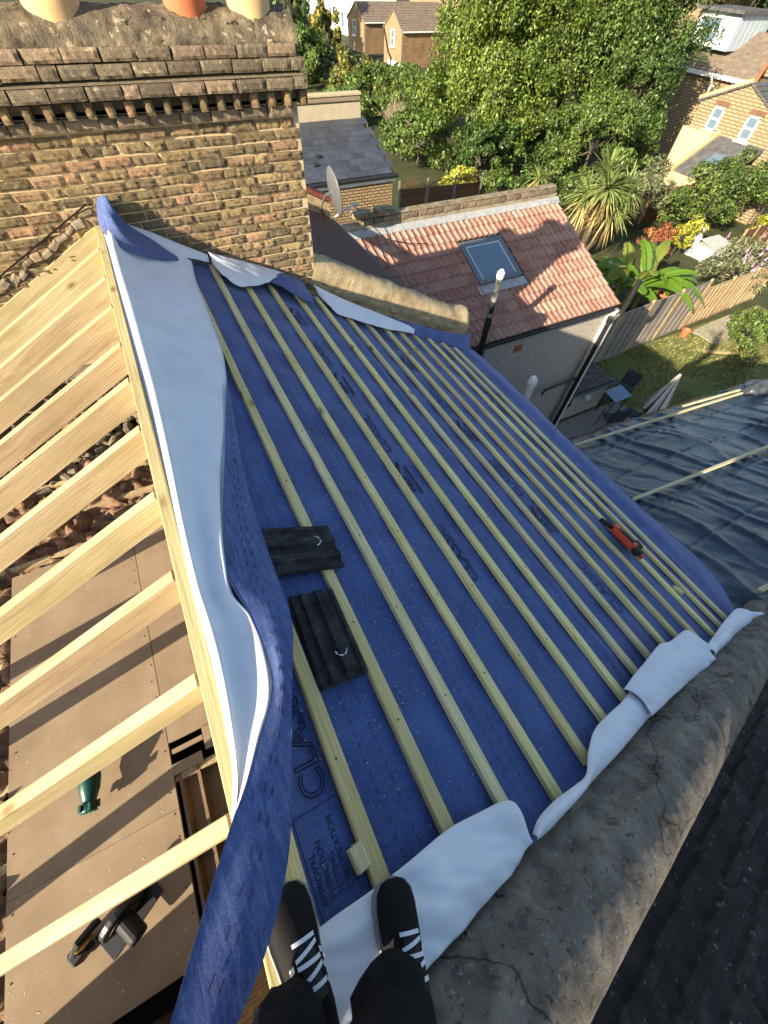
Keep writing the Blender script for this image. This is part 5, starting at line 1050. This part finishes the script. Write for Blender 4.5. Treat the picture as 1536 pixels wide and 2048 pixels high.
stt = MB().lathe([(.28, 0), (.28, .1), (.12, .18), (.12, .5), (.20, .62), (.22, .9), (.10, 1.05), (.16, 1.2), (.13, 1.38), (.01, 1.45)], (27.6, 14.1, -9.68), 14).build('garden_statue', M['whitew'], smooth=True); tag(stt, 'small white garden statue behind the cold frame', 'statue')
tag(MB().lathe([(.30, 0), (.50, .75), (.54, .78), (.54, .86), (.46, .86), (.40, .6)], (17.6, 12.3, -9.66), 20).build('plant_pot', plain('glossy red glaze', (.24, .02, .012), .25, .6), smooth=True), 'big glossy dark red plant pot behind the pink roof', 'pot')
tag(MB().lathe([(.28, 0), (.45, .6), (.48, .7), (.40, .7), (.35, .5)], (20.9, 10.7, -9.66), 20).build('plant_pot', M['pot_red'], smooth=True), 'terracotta plant pot right of the banana plant', 'pot')
tag(MB().lathe([(.12, 0), (.2, .3), (.22, .34), (.16, .34)], (19.9, 8.25, -9.66), 14).build('plant_pot', M['pot_red'], smooth=True), 'small terracotta pot at the foot of the grey fence', 'pot')
for (x, y) in ((20.5, 14.3), (21.4, 14.5), (22.3, 14.7), (20.3, 13.3)): tag(MB().box((x, y, -9.65), (.85, .85, .05), Matrix.Rotation(.05, 3, 'Z'), 0, .01).build('paving_slab', M['paving']), kind='structure')
tag(MB().box((22.5, 7.9, -9.66), (3.6, 1.2, .05), Matrix.Rotation(.06, 3, 'Z')).build('gravel_bed', mat('pale gravel', [(.26, .22, .16), (.42, .37, .28), (.55, .50, .40)], 12, .9, .7, 20, .03)), kind='structure')
tag(MB().box((20.6, 6.6, -9.64), (1.9, .16, .07), Matrix.Rotation(-.5, 3, 'Z')).build('lawn_edging', M['fence_tan']), 'timber edging board at the corner of the lawn', 'edging')
# ---------------------------------------------------------------- loose things on the roof
M['slipt'] = mat('dark slate grey tile', [(.010, .010, .011), (.022, .022, .023), (.045, .044, .043), (.075, .073, .07)], 14, .8, .8, 70, .01, lo=.32, hi=.75, speck=(45, .68, (.16, .16, .15)))
M['chalk'] = plain('chalk mark', (.55, .62, .66), .9, .1)
def loose_tile(label, s, y, rz, L, w, h, tilt):
    prof = [(-.5, .0), (-.48, .014), (-.44, .014), (-.42, .004), (-.30, .004), (-.27, .020), (-.13, .020), (-.10, .002), (.04, .002), (.07, .020), (.22, .020), (.25, .002), (.40, .002), (.43, .012), (.5, .010)]
    Rr = ROT_R @ Matrix.Rotation(rz, 3, 'Z') @ Matrix.Rotation(tilt, 3, 'X'); o0 = RF(s, y, h); T = lambda a, b, c: o0 + Rr @ Vector((a, b, c))
    t = thing('roof_tile', label, 'tile', o0); A = []; NL = 14
    for i in range(NL + 1):
        v = i / NL; A.append([T(a * w, (v - .5) * L + .004 * mnoise.noise(Vector((a * 9, i, s))), z + .0015 * mnoise.noise(Vector((a * 20, v * 20, s)))) for a, z in prof])
    mb = MB().grid(A); mb.f = [tuple(reversed(f)) for f in mb.f]; bot = [[T(a * w, (v - .5) * L, -.012) for a in (-.5, .5)] for v in (0, 1)]
    mb.grid(bot)
    for i in (0, NL): mb.add(A[i] + [bot[i // NL][1], bot[i // NL][0]], [tuple(range(len(prof) + 2)) if i == 0 else tuple(reversed(range(len(prof) + 2)))])
    for c in (0, -1): mb.add([A[0][c], A[-1][c], bot[1][c], bot[0][c]], [(0, 1, 2, 3)])
    mb.build('tile_body', M['slipt'], t)
    pts = [T(.12 * w + .030 * math.cos(q) - .0, -.20 * L + .03 * math.sin(q), .0205) for q in np.linspace(math.pi * 1.02, math.pi * 1.95, 12)]; MB().tube(pts, [.003 + .0015 * math.sin(k * 1.7) for k in range(12)], 5).build('chalk_mark', M['chalk'], t)
    return t
loose_tile('ribbed dark roof tile lying crosswise, upper of the two, partly under the blue flap', .615, 1.04, math.pi / 2 - .06, .40, .285, .015, .02)
loose_tile('ribbed dark roof tile lying lengthwise between two battens, lower of the two', .556, .555, -.03, .45, .232, .006, .0)
tag(MB().box(RF(.352, -.215, -.012), (.05, .075, .035), ROT_R @ Matrix.Rotation(.1, 3, 'Z'), 0, .003).build('batten_offcut', M['batten_pale']), 'small batten offcut against the batten by the right shoe', 'offcut')
tag(MB().box(RF(4.06, -.07, -.0), (.05, .09, .03), ROT_R @ Matrix.Rotation(.5, 3, 'Z'), 0, .003).build('batten_offcut', M['batten']), 'small batten offcut near the white membrane flap at the lower battens', 'offcut')
# sawdust and chips
dust = MB(); M['sawdust'] = plain('sawdust', (.66, .56, .36), .95, .1)
for i in range(900):
    k = random.choice(S_B[:9]); s = k + random.choice((-1, 1)) * (.035 + abs(random.gauss(0, .05))); y = random.uniform(-.35, 1.9) + abs(random.gauss(0, .5)); c = RF(s, y, memb_h(s, y) + .003)
    a = random.uniform(0, 6.28); d = Vector((math.cos(a) * cP, math.sin(a), -math.cos(a) * sP)) * random.uniform(.002, .006); e_ = Vector((-math.sin(a) * cP, math.cos(a), math.sin(a) * sP)) * .0013; dust.add([c - d - e_, c + d - e_, c + d + e_, c - d + e_], [(0, 1, 2, 3)])
tag(dust.build('sawdust', M['sawdust']), 'fine sawdust flecks scattered over the blue membrane', 'sawdust', kind='stuff')
dust = MB()
for i in range(170):
    c = Vector((random.uniform(-2.2, -1.23), random.uniform(-.38, 2.65), ZF + .002)); a = random.uniform(0, 6.28); L = random.choice((.002, .003, .004, .008)); d = Vector((math.cos(a), math.sin(a), 0)) * L; e_ = Vector((-math.sin(a), math.cos(a), 0)) * .0018; dust.add([c - d - e_, c + d - e_, c + d + e_, c - d + e_], [(0, 1, 2, 3)])
tag(dust.build('wood_chips', M['sawdust']), 'fine wood chips scattered over the loft boards', 'wood chips', kind='stuff')
# nail gun
ng = thing('nail_gun', 'orange and black nail gun lying across the lower battens', 'nail gun', RF(3.83, .58, .02)); nb_ = Matrix.Rotation(.10, 3, 'Z'); RG = ROT_R @ nb_; og = RF(3.83, .58, .02); T = lambda a, b, c: og + RG @ Vector((a, b, c))
M['orange'] = plain('orange red plastic', (.50, .055, .015), .45, .5); M['blackp'] = plain('black rubber', (.015, .015, .016), .6, .3)
def oblong(name, a, b, w, h, m, bev=.012): MB().bar(T(*a), T(*b), w, h, (sP, 0, cP), 0, bev).build(name, m, ng)
oblong('body', (-.01, -.17, .045), (-.01, .10, .045), .115, .075, M['orange'], .02); oblong('top_cover', (-.02, -.12, .085), (-.02, .06, .085), .05, .02, M['blackp'], .008)
oblong('handle', (.03, -.03, .04), (.12, -.14, .035), .042, .05, M['orange'], .014); oblong('battery', (.10, -.19, .035), (.135, -.10, .035), .085, .06, M['blackp'], .012); oblong('motor', (-.04, -.24, .045), (-.04, -.15, .045), .085, .07, M['blackp'], .02); oblong('end_cap', (-.04, -.27, .045), (-.04, -.242, .045), .07, .06, M['orange'], .014); oblong('front_cover', (-.01, .02, .088), (-.01, .12, .07), .07, .02, M['orange'], .008)
oblong('nose', (-.015, .10, .04), (-.02, .24, .02), .035, .045, M['blackp'], .008); oblong('magazine', (.02, .20, .02), (.11, -.10, .018), .024, .045, M['blackp'], .006)
MB().tube([T(.09, .0, .02), T(.16, -.03, .02), T(.18, -.10, .01)], .006, 6).build('belt_hook', M['dish'], ng)
# green tool and circular saw on the loft floor
gt = thing('green_tool', 'green plastic tool with a ribbed end lying on the loft floor', 'tool', (-1.68, .75, ZF)); a = Vector((-1.69, .60, ZF + .10)); d = (Vector((-1.62, .98, ZF + .16)) - a).normalized(); q = d.to_track_quat('Z', 'Y').to_matrix()
M['green'] = plain('teal green plastic', (.008, .075, .055), .35, .5)
MB().lathe([(.001, .0), (.042, .0), (.046, .01), (.046, .04), (.038, .05), (.044, .07), (.058, .12), (.062, .18), (.054, .24), (.044, .29), (.03, .31), (.001, .31)], a, 18, 0, q).build('body', M['green'], gt, smooth=True)
for k in range(5): MB().box(a + q @ Vector((-.036 + k * .018, 0, -.004)), (.006, .085 - abs(k - 2) * .016, .008), q).build('grille_bar', plain('pale green plastic', (.06, .26, .19), .4, .5) if k == 0 else M.setdefault('pgreen', plain('pale green plastic', (.06, .26, .19), .4, .5)), gt)
for k in range(6): MB().box(a + q @ Vector((.055 * math.cos(k * 1.047), .055 * math.sin(k * 1.047), .03)), (.014, .014, .04), q).build('rib', M['green'], gt)
MB().bar(a + q @ Vector((.03, 0, .22)), a + q @ Vector((.16, .06, .26)), .05, .05, (0, 0, 1), 0, .015).build('grip', M['green'], gt)
cs = thing('circular_saw', 'yellow and black circular saw standing on the loft floor', 'saw', (-1.6, 0, ZF)); dd = Vector((.29, .17, 0)).normalized(); RS = Matrix((dd, Vector((-dd.y, dd.x, 0)), Vector((0, 0, 1)))).transposed(); oc = Vector((-1.60, .01, ZF)); T = lambda a, b, c: oc + RS @ Vector((a, b, c))
M['yellow'] = plain('yellow plastic', (.34, .17, .012), .45, .5); M['steel'] = plain('grey steel', (.05, .05, .052), .4, .5, .6)
MB().box(T(.02, -.03, .006), (.34, .17, .006), RS).build('base_plate', M['steel'], cs)
RD = RS @ Matrix.Rotation(math.pi / 2, 3, 'X')
MB().lathe([(.001, -.02), (.115, -.02), (.12, -.012), (.12, .012), (.115, .02), (.001, .02)], T(.03, -.02, .10), 28, 0, RD).build('blade_guard', M['steel'], cs)
MB().lathe([(.001, .022), (.085, .022), (.085, .03), (.05, .034), (.05, .04), (.001, .04)], T(.03, -.02, .10), 24, 0, RD).build('guard_ring', M['blackp'], cs); MB().lathe([(.001, -.002), (.128, -.002), (.128, .002), (.001, .002)], T(.03, -.02, .075), 28, 0, RD).build('blade', M['dish'], cs)
MB().lathe([(.001, -.16), (.045, -.16), (.05, -.15), (.05, -.03), (.001, -.03)], T(.03, -.02, .11), 18, 0, RD @ Matrix.Rotation(math.pi, 3, 'X')).build('motor', M['blackp'], cs)
MB().tube([T(-.02, .06, .16), T(-.12, .06, .20), T(-.18, .06, .15), T(-.17, .05, .08)], [.022, .02, .022, .03], 10).build('handle', M['blackp'], cs); MB().box(T(-.13, .06, .15), (.08, .05, .07), RS, 0, .012).build('handle_cover', M['yellow'], cs); MB().box(T(-.20, .06, .055), (.09, .08, .09), RS, 0, .012).build('battery', M['blackp'], cs)
# ---------------------------------------------------------------- the person taking the picture
per = thing('person', 'person in black trousers and black lace-up shoes with white stripes standing at the verge', 'person', (-.2, -.5, -1.72))
M['skin'] = mat('skin', [(.36, .20, .13), (.42, .25, .17)], 6, .55, .1, 60); M['cloth'] = mat('black trousers', [(.0025, .0025, .003), (.004, .004, .0045), (.007, .007, .007)], 5, .9, .6, 90, .006, speck=(24, .76, (.02, .02, .02)))
M['jacket'] = mat('black jacket', [(.008, .008, .010), (.012, .012, .014)], 7, .8, .4, 60); M['hair'] = plain('dark hair', (.02, .014, .01), .6, .3, 0, .5)
def skin_obj(name, pts, edges, m, root, sub=2):
    o0 = root_loc(per); me = bpy.data.meshes.new(name); me.from_pydata([tuple(Vector(p[:3]) - o0) for p in pts], edges, []); me.materials.append(m)
    o = link_mesh(name, me, per); sk = o.modifiers.new('skin', 'SKIN'); sk.use_smooth_shade = True
    for i, p in enumerate(pts):
        r = p[3] if isinstance(p[3], tuple) else (p[3], p[3]); me.skin_vertices[0].data[i].radius = r; me.skin_vertices[0].data[i].use_root = (i == root)
    sb = o.modifiers.new('sub', 'SUBSURF'); sb.levels = sub; sb.render_levels = sub
    if name in ('trousers', 'jacket'):
        tx = bpy.data.textures.new('folds', 'CLOUDS'); tx.noise_scale = .06; sb.levels = sb.render_levels = 3; dp = o.modifiers.new('folds', 'DISPLACE'); dp.texture = tx; dp.strength = .05; dp.mid_level = .5
    return o
# ankles, knees and hips
AR, KR, HR = Vector((-.135, -.50, -1.60)), Vector((-.215, -.505, -1.20)), Vector((-.10, -.66, -.80)); AL, KL, HL = Vector((-.375, -.385, -1.52)), Vector((-.405, -.41, -1.17)), Vector((-.32, -.64, -.80))
PE, WA, CH, NK = Vector((-.20, -.66, -.76)), Vector((-.20, -.66, -.52)), Vector((-.20, -.62, -.22)), Vector((-.20, -.58, -.02))
SR, ER, WR = Vector((-.02, -.60, -.10)), Vector((.08, -.42, -.30)), Vector((.07, -.20, -.08)); SL, EL_, WL = Vector((-.38, -.60, -.10)), Vector((-.54, -.70, -.42)), Vector((-.44, -.66, -.70))
pts = [(*PE, .10), (*WA, .10), (*CH, .12), (*NK, .05), (*(NK + Vector((0, .03, .10))), .075), (*(NK + Vector((0, .04, .20))), .085),
       (*HR, .08), (*KR, .055), (*AR, .038), (*HL, .08), (*KL, .055), (*AL, .038), (*SR, .055), (*ER, .04), (*WR, .028), (*SL, .055), (*EL_, .04), (*WL, .028)]
ed = [(0, 1), (1, 2), (2, 3), (3, 4), (4, 5), (0, 6), (6, 7), (7, 8), (0, 9), (9, 10), (10, 11), (2, 12), (12, 13), (13, 14), (2, 15), (15, 16), (16, 17)]
def hand(w, d, side, curl):
    d = d.normalized(); u = side.normalized(); up = d.cross(u); palm = w + d * .07; i0 = len(pts); pts.append((*palm, .028)); ed.append((w_i, i0))
    for k, (off, L) in enumerate(((-.03, .062), (-.010, .075), (.010, .07), (.03, .055))):
        b = palm + d * .03 + u * off; j = len(pts); pts.append((*b, .009)); pts.append((*(b + d * L * .55 + up * curl * .4), .0085)); pts.append((*(b + d * L * .8 + up * curl), .007)); ed.extend([(i0, j), (j, j + 1), (j + 1, j + 2)])
    j = len(pts); b = w + d * .04 - u * .035; pts.append((*b, .011)); pts.append((*(b + d * .03 - u * .025 + up * curl * .5), .009)); ed.extend([(i0, j), (j, j + 1)])
w_i = 14; hand(WR, Vector((-.06, .13, .05)), Vector((0, .2, .6)), .03); w_i = 17; hand(WL, Vector((.1, .1, -.9)), Vector((.6, .2, .1)), .03)
skin_obj('body', pts, ed, M['skin'], 0, 1)
skin_obj('trousers', [(*PE, .13), (*HR, (.105, .10)), (*(HR * .5 + KR * .5), .088), (*KR, .098), (*(KR * .5 + AR * .5 + Vector((.0, .01, 0))), .10), (-.148, -.455, -1.585, .112), (*HL, (.105, .10)), (*(HL * .5 + KL * .5), .088), (*KL, .092), (*(KL * .5 + AL * .5), .095), (-.392, -.375, -1.505, .106), (*(PE + Vector((0, 0, .12))), .125)],
         [(0, 1), (1, 2), (2, 3), (3, 4), (4, 5), (0, 6), (6, 7), (7, 8), (8, 9), (9, 10), (0, 11)], M['cloth'], 0)
skin_obj('jacket', [(*CH, .155), (*WA, .14), (*(PE + Vector((0, 0, .02))), .15), (*(NK + Vector((0, -.01, -.02))), .07), (*SR, .08), (*ER, .062), (*(WR - Vector((0, .03, .02))), .045), (*SL, .08), (*EL_, .062), (*(WL + Vector((-.01, -.02, .03))), .05), (*(WL + Vector((.02, .02, -.06))), .045)],
         [(0, 1), (1, 2), (0, 3), (0, 4), (4, 5), (5, 6), (0, 7), (7, 8), (8, 9), (9, 10)], M['jacket'], 0)
hd = NK + Vector((0, .05, .17)); mb = MB(); mb.lathe([(.001, -.02), (.075, -.01), (.098, .03), (.10, .07), (.085, .12), (.05, .145), (.001, .155)], hd + Vector((0, -.02, -.03)), 20); mb.build('hair', M['hair'], per, smooth=True)
for s_ in (-1, 1):
    MB().lathe([(.001, -.011), (.008, -.008), (.011, 0), (.008, .008), (.001, .011)], hd + Vector((s_ * .032, .085, -.03)), 10).build('eye', M['whitew'], per); MB().box(hd + Vector((s_ * .09, .0, -.04)), (.02, .03, .055), None, 0, .008).build('ear', M['skin'], per)
MB().box(hd + Vector((0, .10, -.055)), (.026, .03, .045), None, 0, .01).build('nose', M['skin'], per); MB().box(hd + Vector((0, .085, -.10)), (.05, .015, .012), None, 0, .005).build('mouth', M['pot_red'], per)
# shoes
M['suede'] = mat('black suede', [(.003, .003, .0035), (.005, .005, .006), (.009, .009, .009)], 8, .85, .5, 120, .004); M['rubber'] = plain('off white rubber', (.28, .27, .25), .7, .3); M['lace'] = plain('white lace', (.68, .70, .74), .8, .2)
def shoe(s, y, rz, base):
    RR = ROT_R @ Matrix.Rotation(rz, 3, 'Z'); o0 = RF(s, y, base); T = lambda a, b, c: o0 + RR @ Vector((a, b, c))   # b runs heel 0 -> toe .33
    t = per; prof = [(0, .034, .075), (.02, .046, .095), (.07, .049, .105), (.12, .049, .100), (.17, .054, .085), (.22, .062, .070), (.265, .064, .060), (.30, .058, .050), (.322, .040, .038), (.33, .016, .024)]
    A = []; S = []
    for (b, w, h) in prof:
        A.append([T(w * math.cos(q) * (1 if abs(math.cos(q)) < .98 else 1), b, .018 + max(0, math.sin(q)) ** .75 * h) for q in np.linspace(0, math.pi, 15)])
    up = MB().grid(A); up.f = [tuple(reversed(f)) for f in up.f]; up.add(A[0], [tuple(range(15))]); u_ = up.build('shoe', M['suede'], t, smooth=True)
    ring = [(w * 1.08 + .003, b) for b, w, h in prof[:-1]] + [(.0, .337)] + [(-w * 1.08 - .003, b) for b, w, h in reversed(prof[:-1])]
    MB().prism([T(x, b, 0) for x, b in ring], RR @ Vector((0, 0, .024))).build('sole', M['rubber'], u_)
    def sf(a, b, up=.003):
        w = np.interp(b, [p[0] for p in prof], [p[1] for p in prof]); h = np.interp(b, [p[0] for p in prof], [p[2] for p in prof]); q = max(0, 1 - (a / w) ** 2) ** .5
        return T(a, b, .018 + q ** .75 * h + up)
    tg = MB().grid([[sf(a, b, .004 + (.012 if b < .14 else 0)) for a in (-.022, -.011, 0, .011, .022)] for b in (.10, .14, .18, .215)]); tg.build('tongue', M['blackp'], u_)
    ln = MB()
    for k in range(5):
        b = .118 + k * .022; ln.grid([[sf(a, b + a * (.22 if k % 2 else -.05) + d_, .010) for a in np.linspace(-.031, .031, 9)] for d_ in (0, .009)])
    ln.build('laces', M['lace'], u_)
    sp = MB()
    for k in range(3):
        b = .10 + k * .030
        for sg in (-1, 1): MB().grid([[sf(sg * a, b + d_ + (.045 - a) * .7, .002) for a in (.0455, .043, .040, .036)] for d_ in (0, .012)]).build('side_stripe', M['lace'], u_)
    MB().grid([[T(.052 * math.cos(q), b, .019 + .066 * math.sin(q) ** .75) for q in np.linspace(.55, math.pi - .55, 10)] for b in (.222, .228)]).build('toe_seam', M['blackp'], u_)
shoe(.288, -.612, -.33, .055); shoe(.075, -.475, -.02, .045)
ph = thing('phone', 'phone held out in the hand of the person taking the picture', 'phone', tuple(-fwd * .012 + down * .05)); RPh = Matrix((right, -down, -fwd)).transposed()
MB().box(-fwd * .013 + down * .055, (.072, .146, .008), RPh, 0, .0035).build('phone_body', M['blackp'], ph)
